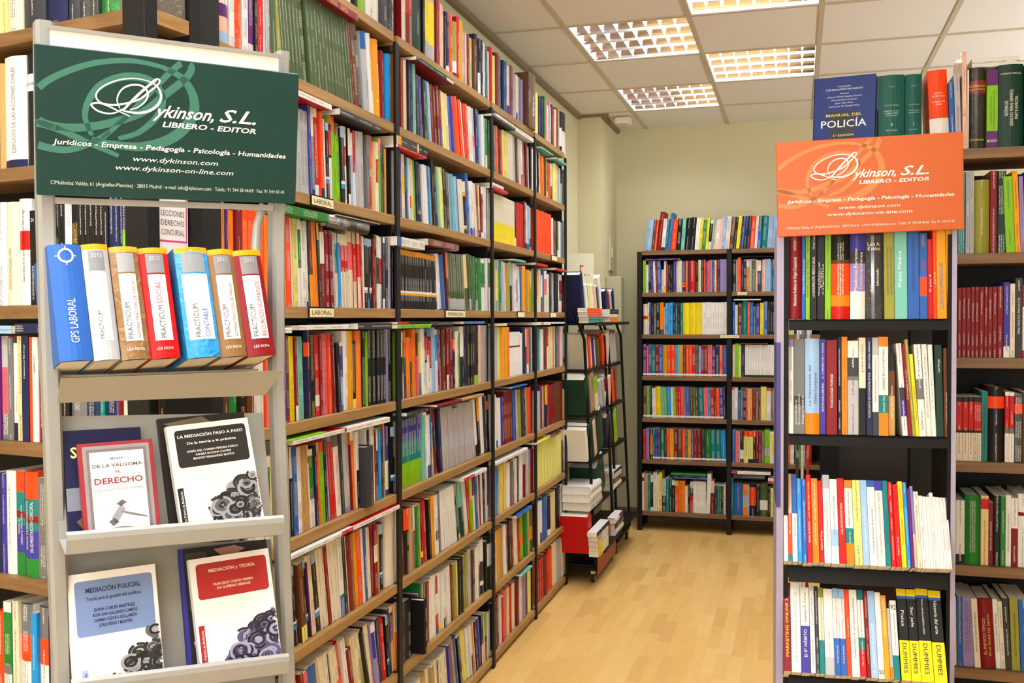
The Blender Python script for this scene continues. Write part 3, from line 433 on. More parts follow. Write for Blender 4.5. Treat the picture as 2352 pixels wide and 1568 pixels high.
TT1 = {0: [tt('Afecciones Auditivas de Origen Ocupacional', inkW, .14, .66), tt('ANTONIO F. WERNER', inkW, .73, .97, sz=.4)],
 1: [tt('Crónicas Médico Forenses', inkW, .28, .66, sz=.6)], 2: [tt('MEDICINA LEGAL DEL TRABAJO', inkK, .24, .66, sz=.5), tt('LEONARDO RAÚL WERNER', inkK, .7, .96, sz=.4)],
 3: [tt('LA EXHUMACIÓN MÉDICO LEGAL', inkW, .24, .68, sz=.5), tt('Omar Laureti', inkW, .76, .95, sz=.45)],
 4: [tt('Manual de Medicina Legal', inkW, .26, .62, sz=.26, xo=-.26), tt('del Trabajo y', inkW, .34, .56, sz=.26), tt('de la Seguridad Social', inkW, .27, .6, sz=.26, xo=.26)],
 7: [tt('Medicina Forense', inkW, .3, .76, sz=.27, xo=-.15), tt('Contemporánea', inkW, .32, .72, sz=.27, xo=.2)],
 8: [tt('El Consentimiento', inkW, .3, .6, sz=.22, xo=-.14), tt('Informado', inkW, .36, .54, sz=.22, xo=.16), tt('Luis A.', inkW, .79, .83, 'h', .5), tt('Kvitko', inkW, .74, .78, 'h', .5)],
 9: [tt('EVALUACIÓN FÍSICA MÉDICO FORENSE', (60,70,60), .26, .76, sz=.26, xo=-.16), tt('DEL ABUSO SEXUAL INFANTO JUVENIL', (60,70,60), .26, .76, sz=.26, xo=.2)],
 10: [tt('Praxis Médica', inkW, .34, .72, sz=.4, xo=-.1)], 11: [tt('MEDICINA LEGAL Y DEONTOLOGÍA MÉDICA', (30,50,110), .3, .92, sz=.3)],
 12: [tt('Sospecha Médica', inkR, .34, .62, sz=.5), tt('KORTATU', (220,120,60), .76, .88, sz=.4)], 13: [tt('El plan B', inkW, .34, .56, sz=.5)], 14: [tt('ZETA', inkW, .38, .52, sz=.5)],
 15: [tt('QUIERO SER EMPRENDEDOR', (60,100,170), .1, .58, sz=.5)], 16: [tt('QUIERO SER EMPRENDEDOR', (60,100,170), .1, .58, sz=.5)]}
TT2 = {0: [tt('Daños y Daños', inkR, .34, .56, sz=.5), tt('JOSÉ IGNACIO ETXEBARRI', inkK, .66, .92, sz=.4)],
 1: [tt('Diccionario', inkW, .1, .36, sz=.2, xo=-.32), tt('Enciclopédico', inkW, .1, .42, sz=.2, xo=-.04), tt('Seguridad', inkW, .1, .4, sz=.22, xo=.3)],
 2: [tt('La Valoración del', (60,60,140), .3, .72, sz=.26, xo=-.18), tt('Daño Corporal', (60,60,140), .32, .64, sz=.26, xo=.2)],
 3: [tt('PATOLOGÍA LABORAL', inkW, .24, .54, sz=.45), tt('J.L. CORDERO DE E. MOLINA', inkW, .58, .96, sz=.35)], 4: [tt('TOXICOLOGÍA FORENSE', inkW, .28, .64, sz=.34)],
 8: [tt('JUAN ROSELL', (90,80,70), .64, .94, sz=.35)], 9: [tt('HORIZONTES DE ECONOMÍA ÉTICA', inkW, .18, .64, sz=.42), tt('JESÚS CONILL SANCHO', inkW, .68, .96, sz=.4)],
 10: [tt('VENDER HUMANO DARSE DE BAJA', (120,110,100), .34, .8, sz=.35)], 11: [tt('Salvador Rus', inkW, .24, .4, sz=.3), tt('LÍDERES EN LA HISTORIA', inkK, .46, .88, sz=.28)],
 12: [tt('CAPITAL SOCIAL. Glosario', inkW, .2, .6, sz=.4)], 14: [tt('Este mundo tu nación', inkW, .4, .72, sz=.4)], 16: [tt('Finanzas para no financieros', inkK, .2, .62, sz=.5)],
 18: [tt('BITCOIN LA MONEDA DEL FUTURO', (110,110,110), .2, .9, sz=.4)], 19: [tt('EL NUEVO INSTITUTO', (90,110,110), .3, .8, sz=.35)], 20: [tt('Carl Menger', inkW, .7, .85, sz=.35)], 21: [tt('LAS ECONOMÍAS. UNA ALTERNATIVA', inkW, .14, .5, sz=.35)]}
TT3 = {0: [tt('Cultura y estrategia de los negocios internacionales', (110,130,160), .18, .82, sz=.4)], 1: [tt('MÁS QUE UN LÍDER', inkW, .3, .6, sz=.4)], 2: [tt('Qué NO hacer', inkR, .28, .5, sz=.5)], 5: [tt('ÁNGEL BOIXADÓS', inkW, .22, .46, sz=.45), tt('LOS REYES DEL PODER', inkY, .5, .92, sz=.4)],
 6: [tt('Jeanne Siaud-Facchin', inkW, .2, .46, sz=.35), tt('¿Demasiado inteligente para ser feliz?', inkW, .5, .94, sz=.3)], 7: [tt('Stephen R. Covey', inkW, .15, .38, sz=.5)], 8: [tt('LA AVALANCHA DE LA DEUDA', inkG, .2, .68, sz=.4)],
 9: [tt('LO QUE USTED NO SABE', inkC, .34, .8, sz=.32)], 10: [tt('NEUROMARKETING', inkW, .34, .7, sz=.4)], 11: [tt('Salvador Rus', inkW, .24, .38, sz=.3), tt('LÍDERES EN LA HISTORIA', inkK, .44, .86, sz=.28)],
 13: [tt('EL AHORRADOR INTELIGENTE', inkW, .16, .68, sz=.4)], 14: [tt('La nueva dirección de personas', (90,100,160), .14, .66, sz=.4)], 15: [tt('CÓMO SOBREVIVIR A UN DESPIDO Y VOLVER A TRABAJAR', (210,110,90), .12, .86, sz=.32)],
 16: [tt('El cerebro del inversor', (20,60,70), .26, .64, sz=.4)], 18: [tt('Stephen R. Covey', inkW, .14, .36, sz=.4)], 19: [tt('EL ENGAÑO DE ÍCARO', inkK, .26, .56, sz=.4), tt('SETH GODIN', inkR, .68, .92, sz=.5)]}
TT4 = {0: [tt('MARKETING ONLINE 2.0', inkY, .16, .86, sz=.5)], 1: [tt('LA ENTREVISTA PERFECTA', (170,170,168), .12, .9, sz=.4)], 2: [tt('El 8º HÁBITO', inkW, .18, .5, sz=.45), tt('Stephen R. Covey', (150,60,70), .58, .94, sz=.4)],
 5: [tt('Gestión de proyectos complejos', (70,130,110), .38, .9, sz=.4)], 6: [tt('SUPERVISIÓN O NADA', (150,150,148), .2, .5, sz=.35)], 7: [tt('Cómo conseguir el mejor precio', (180,60,70), .4, .92, sz=.35), tt('Enrique Quemada', inkW, .14, .34, sz=.35)], 8: [tt('Cómo conseguir el mejor precio', (180,60,70), .4, .92, sz=.35), tt('Enrique Quemada', inkW, .14, .34, sz=.35)],
 9: [tt('Contagioso', (240,190,150), .44, .66, sz=.5)], 10: [tt('ALFREDO PASTOR', (60,60,58), .2, .5, sz=.3), tt('LA CIENCIA HUMILDE', inkK, .52, .9, sz=.32)], 11: [tt('¿Por qué fracasan las organizaciones?', (190,60,60), .44, .88, sz=.34), tt('Marcos Eguiguren', inkW, .12, .4, sz=.3)],
 13: [tt('EL AHORRADOR INTELIGENTE', inkW, .06, .62, sz=.5)], 14: [tt('50', inkK, .05, .1, 'h', .6)], 15: [tt('COACHING CO-ACTIVO', (250,236,190), .5, .96, sz=.55)], 17: [tt('92', inkK, .88, .94, 'h', .6), tt('La estrategia del inversor', (110,110,110), .36, .84, sz=.3)],
 18: [tt('Física', inkW, .58, .76, 'd', .42), tt('DUMMIES', inkK, .08, .4, 'd', .6)], 19: [tt('Ser jefe', inkW, .58, .8, 'd', .42), tt('DUMMIES', inkK, .08, .4, 'd', .6)], 20: [tt('Ahorra, controla y multiplica tu dinero', inkW, .5, .88, 'd', .22), tt('DUMMIES', inkK, .08, .4, 'd', .5)], 21: [tt('Historia del arte', inkW, .52, .88, 'd', .36), tt('DUMMIES', inkK, .08, .4, 'd', .5)]}
TL_ = {'L1_1': {0: [tt('SEGURIDAD LABORAL', (90,90,110), .5, .95, sz=.3)], 35: [tt('Laborales', (70,90,150), .2, .4, sz=.4)], 36: [tt('PRESTACIÓN POR DESEMPLEO', (214,110,120), .3, .86, sz=.4)], 37: [tt('ANUARIO LABORAL', (250,226,170), .3, .7, sz=.4), tt('2014', inkW, .2, .24, 'h', .7)]},
 'L1_5': {10: [tt('Derecho del Trabajo', (206,110,90), .3, .62, sz=.4)], 26: [tt('DESPIDO COLECTIVO, SUSPENSIÓN DE', (200,90,90), .14, .74, sz=.3, xo=-.1), tt('CONTRATO Y REDUCCIÓN DE JORNADA', (150,120,120), .14, .74, sz=.2, xo=.18)]},
 'L1_6': {21: [tt('LAS REFORMAS LABORALES', inkW, .18, .62, sz=.45)], 28: [tt('DERECHOS DE MEMORIA DEL TRABAJO', (176,60,70), .24, .74, sz=.18)]},
 'C_2': {1: [tt('EJERCICIO DE LAS ACCIONES CIVILES', (120,120,124), .14, .9, sz=.3)], 2: [tt('CONCURSAL', inkK, .72, .745, 'h', .6)]},
 'C_3': {1: [tt('DERECHO PROCESAL CIVIL', (120,110,90), .16, .56, sz=.25)], 2: [tt('Guía práctica de los juicios de desahucio por falta de pago', inkK, .22, .9, sz=.3)], 3: [tt('LA LIQUIDACIÓN CONCURSAL', inkW, .06, .42, sz=.45), tt('24', inkW, .88, .92, 'h', .8)], 4: [tt('LA REINTEGRACIÓN', inkW, .06, .34, sz=.45)]},
 'C_4': {3: [tt('Hipoteca', (120,90,90), .3, .5, sz=.3)], 5: [tt('El desahucio por falta de pago', inkW, .6, .92, sz=.3)], 7: [tt('MEMENTO', inkK, .66, .82, sz=.45)], 8: [tt('ANUARIO LATINOAMERICANO DE ARBITRAJE', inkW, .14, .86, sz=.45)]},
 'C_5': {3: [tt('MANUAL DE', inkW, .4, .54, sz=.3, xo=-.15), tt('DERECHO PROCESAL CIVIL', inkW, .3, .68, sz=.3, xo=.18)], 4: [tt('MANUAL DE ESPECIALIZACIÓN', inkW, .26, .72, sz=.28, xo=-.15), tt('EN ADMINISTRACIÓN CONCURSAL', inkW, .24, .72, sz=.28, xo=.18)]},
 'R_0': {0: [tt('CARLOS', (190,180,90), .84, .855, 'h', .3), tt('CÓDIGO PENAL', (190,180,90), .6, .62, 'h', .6), tt('Adaptado a la Ley', (200,220,214), .53, .55, 'h', .6), tt('Orgánica 5/2010,', (200,220,214), .5, .52, 'h', .6), tt('de 22 de junio', (200,220,214), .47, .49, 'h', .6), tt('II', inkW, .34, .38, 'h', .4), tt('Parte Especial', (200,220,214), .28, .3, 'h', .6)],
   1: [tt('CARLOS', (190,180,90), .84, .855, 'h', .3), tt('CÓDIGO PENAL', (190,180,90), .6, .615, 'h', .6), tt('Adaptado a la Ley', (200,220,214), .53, .545, 'h', .6), tt('Orgánica 5/2010,', (200,220,214), .5, .515, 'h', .6), tt('I', inkW, .34, .38, 'h', .4), tt('Parte General', (200,220,214), .28, .295, 'h', .6)],
   2: [tt('DELITOS', inkW, .7, .72, 'h', .6), tt('SOCIETARIOS', inkW, .665, .685, 'h', .6), tt('Y', inkW, .63, .65, 'h', .6), tt('CONDUCTAS', inkW, .595, .615, 'h', .6), tt('AFINES', inkW, .56, .58, 'h', .6)],
   7: [tt('EL DERECHO', (220,190,90), .76, .785, 'h', .6), tt('PENAL ESPAÑOL', (220,190,90), .72, .74, 'h', .6), tt('DYKINSON', (220,190,90), .1, .125, 'h', .6)],
   8: [tt('TRATAMIENTOS MÉDICOS', (60,90,40), .3, .66, sz=.22, xo=-.12), tt('SU RESPONSABILIDAD PENAL Y CIVIL', (60,90,40), .24, .74, sz=.2, xo=.16), tt('BOSCH', inkW, .08, .11, 'h', .6)],
   9: [tt('SISTEMA DE', inkW, .38, .56, sz=.18, xo=-.18), tt('DERECHO PENAL ESPAÑOL', inkW, .26, .7, sz=.18, xo=.02), tt('PARTE ESPECIAL', inkW, .34, .62, sz=.18, xo=.22), tt('LORENZO MORILLAS', inkW, .88, .9, 'h', .6)]},
 'R_2': {14: [tt('MALTRATO INFANTIL', inkW, .3, .76, sz=.4), tt('LAMBERTI', inkW, .84, .97, sz=.3)]}, 'R_3': {5: [tt('DELITOS CONTRA LA LIBERTAD', inkK, .2, .8, sz=.35)]},
 'R_4': {4: [tt('PERITACIÓN CALIGRÁFICA', inkW, .24, .7, sz=.35)], 7: [tt('TERRORISMO SIN FRONTERAS', (90,90,100), .2, .74, sz=.35)]},
 'R_5': {3: [tt('REVISTA DE CIENCIAS PENALES', inkK, .24, .8, sz=.35)], 4: [tt('EL INJUSTO TÍPICO', (240,200,120), .2, .72, sz=.24, xo=-.16), tt('EN LA TEORÍA DEL DELITO', (240,200,120), .18, .78, sz=.2, xo=.16)], 5: [tt('REVISTA DE CIENCIAS PENALES', inkK, .24, .8, sz=.4)], 8: [tt('DELITOS CONTRA LA PROPIEDAD', inkK, .2, .8, sz=.3)]}}
ROWS_T = [
 (1.517, 0, .0, [(1750, 3.015, '182m^23.4~0 277b^22.6 302G^23 335k^22.8 382k^22.6 437G^22.7 480k(k36h4O34o12r14)^22.7 612q(i26K14q30w30)^22.7 718K^22.6~1+ 850U(y)^23 922T^22.9 1012b^22.9 1095O(k10b46O20b24)^22.9 1154r^19.2 1190O^21.8 1216u^23.2~2 1290u 1342.')], TT1, .175),
 (1.232, 4, .0, [(1750, 3.015, '180w(q8w92)^23.6~0 222S(S60K10S30)^23.6 300b(l78o22)^23.8 402i^23.6 447m^23.4 525k^24 555o^24.2 597s(w18K20S4s58)^23.2 675k(W52k48)^24 725n(k)^24 768S(s18w58K24)^24 812o(o10w49t18o23)^24.2 880h(k22h30H48)^20.3 928. 980w(w48K14i17w21)^22.6~7 1018m^22.4 1045U^23.6~8 1068y(Y)^20 1095w(w38S22w40)^22.4~6 1143w^22.4~5 1182w^22.3~4 1215E^22.2~2 1268h^21.5~1 1300.')], TT2, .17),
 (.925, 24, -.055, [(1750, 2.666, '138w(l12w88)^21~0 163O(P46O46t8)^22 190w(b46w54)^22 222B^20.8 252b^20.8 280r(m)^22 312o^21 355r^20.4 386w(s16w84)^22 430w(w60l20w20)^21 477r^21.3 522w(o10w48t18o24)^20.8 572Y^21 622l^21 665w(b8w92)^21 714w(i12w88)^21 762t^21 797r^20.8 825r^20.2 860y^21 890B^20.7 918v(p)^19.2 937w(q60P40)^19.8 957W^18.6 987w^17.6 1013w^17.4 1035w 1057w^18.4 1080w^17.4 1098w 1120w 1145w^17.2 1170.')], TT3, .15),
 (.665, 28, -.09, [(1750, 2.666, '136m(r)^21.5~0 184w^21.5 245i(w46i54)^20.6 302w^21 334K^21 358t(U12W50t38)^20.7 392W(w80s20)^20.6 450b(l12w46b42)^20.8 488b(l12w46b42) 525O(h)^20.6 555w^20.7 605r(t12w44t14r30)^20.6 647m^20.5 672l^20.6 718w^20.4 755u^19.7 790S(s84o16)^16.5 812w(w70t30)^18.6 853. 858y(y8b3k46y43)^21.6 920y(y8b3k46y43) 980y(y8b3k46y43)^22 1060y(y8b3k46y43)^21.6 1142.')], TT4, .15),
]

# ---------------------------------------------------------------- room shell
H, YB, XL = 2.95, 7.45, -.225
def struct(name, mb, mats): return tag(mb.build(name, mats), kind='structure')
def floor_mat():
    m, nt, b = newmat('maple_strip_parquet'); tc = N(nt, 'ShaderNodeTexCoord'); sp = N(nt, 'ShaderNodeSeparateXYZ'); nt.links.new(tc.outputs['Object'], sp.inputs[0])
    xs = math_(nt, 'DIVIDE', sp.outputs[0], .058); row = math_(nt, 'FLOOR', xs)
    wn = N(nt, 'ShaderNodeTexWhiteNoise', noise_dimensions='1D'); nt.links.new(row, wn.inputs['W'])
    ys = math_(nt, 'ADD', math_(nt, 'DIVIDE', sp.outputs[1], .33), math_(nt, 'MULTIPLY', wn.outputs['Value'], 5.3)); cell = math_(nt, 'FLOOR', ys)
    cv = N(nt, 'ShaderNodeCombineXYZ'); nt.links.new(row, cv.inputs[0]); nt.links.new(cell, cv.inputs[1])
    w2 = N(nt, 'ShaderNodeTexWhiteNoise', noise_dimensions='2D'); nt.links.new(cv.outputs[0], w2.inputs['Vector'])
    rp = N(nt, 'ShaderNodeValToRGB'); e = rp.color_ramp.elements; e[0].position = 0; e[0].color = (*lin((202,160,92)), 1); e[1].position = 1; e[1].color = (*lin((222,184,116)), 1)
    x = rp.color_ramp.elements.new(.25); x.color = (*lin((214,172,100)), 1); x = rp.color_ramp.elements.new(.8); x.color = (*lin((219,179,108)), 1)
    nt.links.new(w2.outputs['Value'], rp.inputs[0])
    mp = N(nt, 'ShaderNodeMapping'); mp.inputs['Scale'].default_value = (45, 3.5, 1); nt.links.new(tc.outputs['Object'], mp.inputs[0])
    nz = N(nt, 'ShaderNodeTexNoise', i_Scale=1.0, i_Detail=5.0, i_Distortion=.6); nt.links.new(mp.outputs[0], nz.inputs[0])
    g = math_(nt, 'MULTIPLY_ADD', nz.outputs[0], .22, .89)
    fx = math_(nt, 'ABSOLUTE', math_(nt, 'SUBTRACT', math_(nt, 'FRACT', math_(nt, 'DIVIDE', xs, 3.0)), .5)); seam = math_(nt, 'GREATER_THAN', fx, .493)
    g2 = math_(nt, 'MULTIPLY', g, math_(nt, 'SUBTRACT', 1, math_(nt, 'MULTIPLY', seam, .14)))
    v = N(nt, 'ShaderNodeVectorMath', operation='SCALE'); nt.links.new(rp.outputs[0], v.inputs[0]); nt.links.new(g2, v.inputs['Scale'])
    nt.links.new(v.outputs[0], b.inputs['Base Color']); b.inputs['Roughness'].default_value = .38; b.inputs['Specular IOR Level'].default_value = .35
    return m
M_FLOOR = floor_mat()
M_WALL = plain('cream_painted_plaster', (216,209,172), .8, 0, .02, 60, .25)
M_TILE = plain('mineral_fibre_ceiling_tile', (230,224,214), .9, 0, .03, 220, .15)
M_BAR = plain('ceiling_grid_bar', (196,182,158), .6)
mb = MB(); mb.box(-1.9, 4.3, -2.3, YB+.1, -.05, 0); struct('floor', mb, [M_FLOOR])
mb = MB(); mb.box(XL-.1, XL, 2.02, YB+.1, 0, H+.02); struct('wall_left', mb, [M_WALL])
mb = MB(); mb.box(XL, 4.3, YB, YB+.1, 0, H+.02); struct('wall_back', mb, [M_WALL])
mb = MB(); mb.box(XL, -.058, 6.835, YB, 0, H+.01); struct('wall_pillar', mb, [M_WALL])
mb = MB(); mb.box(4.2, 4.3, -2.3, YB, 0, H+.02); struct('wall_right', mb, [M_WALL])
mb = MB(); mb.box(-1.9, 4.3, -2.4, -2.3, 0, H+.02); struct('wall_front', mb, [M_WALL])
mb = MB(); mb.box(-2.0, -1.9, -2.4, 2.4, 0, H+.02); struct('wall_alcove_side', mb, [M_WALL])
mb = MB(); mb.box(-1.9, XL-.1, 2.32, 2.42, 0, H+.02); struct('wall_alcove', mb, [M_WALL])
mb = MB(); mb.box(-.06, 1.3, YB-.015, YB-.0005, .0, .08); struct('baseboard_back', mb, [plain('grey_brown_skirting', (120,104,84), .5)])
GX = [-1.632, -1.03, -.43, .172, .772, 1.374, 1.975, 2.575, 3.176, 3.776, 4.2]
GY = [-2.3, -1.46, -.78, -.09, .6, 1.29, 1.98, 2.67, 3.36, 4.05, 4.74, 5.43, 6.12, 6.79, YB]
FIX = [(3, 10), (3, 12), (4, 9), (4, 11), (3, 8), (3, 6), (4, 5), (3, 4), (4, 3), (2, 4), (2, 2), (1, 3), (3, 2)]   # some near-left entries are unseen, added to brighten that side; (column between GX[i],GX[i+1]; row between GY[j],GY[j+1])
mb = MB(); gb = MB()
for i in range(-1, len(GX)-1):
    x0 = GX[i] if i >= 0 else -1.9; x1 = GX[i+1]
    for j in range(len(GY)-1):
        if (i, j) in FIX: continue
        mb.box(x0, x1, GY[j], GY[j+1], H, H+.015)
for x in GX: gb.box(x-.012, x+.012, -2.3, YB, H-.006, H+.004)
for y in GY[1:-1]: gb.box(-1.9, 4.2, y-.012, y+.012, H-.0055, H+.0035)
struct('ceiling', mb, [M_TILE]); struct('trim_1', gb, [M_BAR])
gb = MB(); gb.box(XL, XL+.03, 2.02, 6.83, H-.028, H-.004); gb.box(XL, .0, 6.81, 6.835, H-.02, H-.004); gb.box(-.058, -.03, 6.84, YB, H-.028, H-.004)
struct('trim_2', gb, [plain('dark_perimeter_angle', (140,122,92), .6)])

# ---------------------------------------------------------------- louvred ceiling lights
M_LOUV = plain('mirror_louvre', (236,232,238), .12, 1, .0); M_LOUV.node_tree.nodes['Principled BSDF'].inputs['Base Color'].default_value = (.9, .88, .9, 1)
M_HOUS = plain('white_light_housing', (235,232,228), .5)
def glow(name, col, st):
    m, nt, b = newmat(name); b.inputs['Emission Color'].default_value = (*col, 1); b.inputs['Emission Strength'].default_value = st; return m
M_TUBE = glow('fluorescent_tube', (.9, .95, 1), 7)
FW, FD = .578, .664
def fixture_parts(root):
    m = MB(); hh = .1
    m.box(-FW/2, FW/2, -FD/2, FD/2, hh, hh+.004); 
    for a, b, c, d in ((-FW/2, -FW/2+.004, -FD/2, FD/2), (FW/2-.004, FW/2, -FD/2, FD/2), (-FW/2, FW/2, -FD/2, -FD/2+.004), (-FW/2, FW/2, FD/2-.004, FD/2)): m.box(a, b, c, d, 0, hh)
    m.build('housing', [M_HOUS], root)
    n = 4; py = FD/n
    for k in range(n+1):
        m = MB(); y = -FD/2+k*py; pr = []
        for t in range(5):
            zz = .003+.05*t/4; ww = .004+.026*(t/4)**1.6; pr.append((ww, zz))
        for (w0, z0), (w1, z1) in zip(pr[:-1], pr[1:]):
            for s_ in ((1, -1) if 0 < k < n else ((1,) if k == 0 else (-1,))):
                q = [(-FW/2, y+s_*w0, z0), (FW/2, y+s_*w0, z0), (FW/2, y+s_*w1, z1), (-FW/2, y+s_*w1, z1)]
                m.face(q if s_ < 0 else q[::-1])
        m.face([(-FW/2, y-pr[0][0], .003), (FW/2, y-pr[0][0], .003), (FW/2, y+pr[0][0], .003), (-FW/2, y+pr[0][0], .003)][::-1])
        m.build('louvre_blade', [M_LOUV], root)
    m = MB()
    for k in range(1, 8):
        x = -FW/2+k*FW/8
        for j in range(n):
            ya, yb = -FD/2+j*py+.03, -FD/2+(j+1)*py-.03; yc, yd = ya-.024, yb+.024
            for s_ in (1, -1): 
                q = [(x, yc, .006), (x, yd, .006), (x+s_*.012, yb, .052), (x+s_*.012, ya, .052)]; m.face(q if s_ > 0 else q[::-1])
    m.build('cross_blades', [plain('satin_louvre_cross_blade', (240,236,232), .35, .5, .0)], root)
    for k in range(n):
        m = MB(); y = -FD/2+(k+.5)*py; m.tube([(-FW/2+.02, y, .078), (FW/2-.02, y, .078)], .013, 10); m.build('fluorescent_tube', [M_TUBE], root)
def copy_tree(o, parent=None):
    c = o.copy(); COL.objects.link(c)
    if parent is not None: c.parent = parent
    for ch in list(o.children): copy_tree(ch, c)
    return c
proto = None
nth_ = lambda n: ['zeroth', 'first', 'second', 'third', 'fourth', 'fifth', 'sixth', 'seventh', 'eighth', 'ninth', 'tenth', 'eleventh', 'twelfth'][n]
FLAB = {(3, 10): 'recessed louvred ceiling light reflecting the bookcase, left of the middle row', (3, 12): 'recessed louvred ceiling light nearest the white detector, with red reflections',
        (4, 9): 'recessed louvred ceiling light cut by the top edge of the photo', (4, 11): 'recessed louvred ceiling light with orange reflections above the blue police manual'}
for (i, j) in FIX:
    cx, cy = (GX[i]+GX[i+1])/2, (GY[j]+GY[j+1])/2
    if proto is None: proto = thing('ceiling_light', '', 'ceiling light'); fixture_parts(proto); o = proto
    else: o = copy_tree(proto)
    o.location = (cx, cy, H-.002); o['group'] = 'recessed louvred lights in the tiled ceiling'; o['category'] = 'ceiling light'
    o['label'] = FLAB.get((i, j), 'unseen louvred ceiling light above the camera side, %s row from the shop window, %s column' % (nth_(j), nth_(i))); 
    l = area('fluorescent_light', (cx, cy, H+.094), (0, 0, 0), .5, .6, TUBE_W*(1.5 if j <= 5 else 1), (.93, .965, 1)); l.parent = None
# detector and wall boxes
t = thing('smoke_detector', 'small white square detector with clear dome under the ceiling by the pillar', 'smoke detector', (.075, 6.98, H-.006))
mb = MB(); mb.box(-.055, .055, -.055, .055, -.045, 0, bev=.008); mb.build('detector_body', [M_WHITE], t)
mb = MB()
for k in range(6):
    a0, a1 = math.pi/2*k/6, math.pi/2*(k+1)/6
    for q in range(16):
        b0, b1 = 2*math.pi*q/16, 2*math.pi*(q+1)/16; f = lambda a, b: (.03*math.cos(a)*math.cos(b), .03*math.cos(a)*math.sin(b), -.045-.03*math.sin(a))
        mb.face([f(a0, b0), f(a1, b0), f(a1, b1), f(a0, b1)])
dm = plain('clear_plastic', (240,240,236), .1, 0, 0); dm.node_tree.nodes['Principled BSDF'].inputs['Transmission Weight'].default_value = .8
mb.build('lens_dome', [dm], t)
mb = MB(); mb.box(0, .11, 0, .14, 0, .4, bev=.006); o = mb.build('meter_cabinet', [plain('grey_beige_cabinet', (184,180,150), .5)]); o.location = (-.057, 6.99, 1.42)
tag(o, 'grey beige metal cabinet on the pillar side behind the mobile racks', 'cabinet')
mb = MB(); mb.box(.0002, .012, 0, .13, 0, .27, bev=.003); mb.box(.012, .02, .05, .08, .1, .17); o = mb.build('socket_plate', [plain('cream_cover_plate', (214,208,176), .5)]); o.location = (-.058, 7.12, 1.87)
tag(o, 'narrow cream cover plate high on the pillar side above the grey cabinet', 'cover plate')
mb = MB(); mb.box(.0, .004, 0, .11, 0, .12); o = mb.build('plastic_holder', [plain('translucent_sleeve', (222,218,190), .3)]); o.location = (XL+.0005, 5.56, 2.36)
tag(o, 'small clear plastic sleeve on the cream wall beside the bookcase end', 'plastic sleeve')

# ---------------------------------------------------------------- bookcases
TSH = .030
def bookcase(name, label, fr, posts, zs, depth, a_end, woodm, post_w=.04, ztop=None, cat='bookcase', back=True, open_at=None):
    root = thing(name, label, cat, fr.P(posts[0], 0, 0)); inv = Vector(root.location)
    def out(mb, nm, mats):
        mb.v = [tuple(Vector(p)-inv) for p in mb.v]; return mb.build(nm, mats, root)
    I = Matrix(((fr.u.x, fr.v.x, 0, fr.O.x), (fr.u.y, fr.v.y, 0, fr.O.y), (0, 0, 1, 0), (0, 0, 0, 1)))
    zt = ztop or zs[0]+.02
    for a in posts:
        mb = MB(); w = post_w if isinstance(post_w, float) else post_w.get(a, .04)
        mb.box(a-w/2, a+w/2, -.006, .004 if w < .06 else .03, 0, zt, M=I, bev=.0015)
        mb.box(a-w/2+.004, a+w/2-.004, depth-.03, depth, 0, zt, M=I)
        if a != open_at: mb.box(a-.003, a+.003, .02, depth-.02, 0, zt-.01, M=I)
        o = out(mb, 'post', [M_BLACK])
    if back:
        mb = MB(); mb.box(posts[0], posts[-1], depth-.008, depth-.004, .05, zt-.01, M=I); out(mb, 'back_panel', [M_BLACK2])
    for z in zs:
        for a, b in zip(posts[:-1], posts[1:]):
            wa = (post_w if isinstance(post_w, float) else post_w.get(a, .04))/2; wb = (post_w if isinstance(post_w, float) else post_w.get(b, .04))/2
            mb = MB(); mb.box(a+wa+.0005, b-wb-.0005, 0, depth-.01, z-TSH, z, M=I, bev=.0012); out(mb, 'shelf', [woodm])
    return root
LP = [LY[0]-.045]+LY[1:4]+[LY[4]-.02]
bookcase('bookcase', 'long wooden bookcase with black posts along the left wall, nine shelves of books', FL, LP, LZ, .215, None, M_WOODY, {LP[0]: .082, LP[1]: .032, LP[2]: .03, LP[3]: .028, LP[4]: .03}, ztop=2.43)
b0, b1 = FB.a_of(1469, 1.5), FB.a_of(1675, 1.5)
BP = [b0, b1, b1+.625, b1+1.25, b1+1.875, b1+2.5]
bookcase('bookcase', 'wooden bookcase with black posts against the far back wall', FB, BP, BZ, .30, None, M_WOODX, .034, ztop=1.995)
BP_ = BP
RP = [1.637, 2.45, 3.26]
RR = bookcase('bookcase', 'dim wooden bookcase of law books behind the orange-sign stand at right', FR, RP, BZ[:1]+BZ[1:6]+[.21], .26, None, M_WOODX, {1.637: .105, 2.45: .045, 3.26: .045}, ztop=1.965)
mb = MB(); off = Vector(RR.location)
mb.box(1.337, 1.386, 3.06, 3.1, 0, 1.965); mb.v = [tuple(Vector(p)-off) for p in mb.v]; mb.build('post', [M_BLACK], RR)
mb = MB(); mb.box(1.387, 1.583, 3.09, 3.10, .05, 1.965); mb.v = [tuple(Vector(p)-off) for p in mb.v]; mb.build('side_panel', [M_DWOOD], RR)
mb = MB(); mb.box(1.29, 1.584, 3.07, 3.32, 1.971, 2.001); mb.v = [tuple(Vector(p)-off) for p in mb.v]; mb.build('top_board', [M_WOODX], RR)
CP = [-1.25, -.03]
bookcase('bookcase', 'wooden corner bookcase of law books at far left behind the green-sign stand', FC, CP, LZ[:-1]+[.05], .155, None, M_WOODX, {-1.25: .05, -.03: .062}, ztop=2.62, back=True, open_at=-.03)
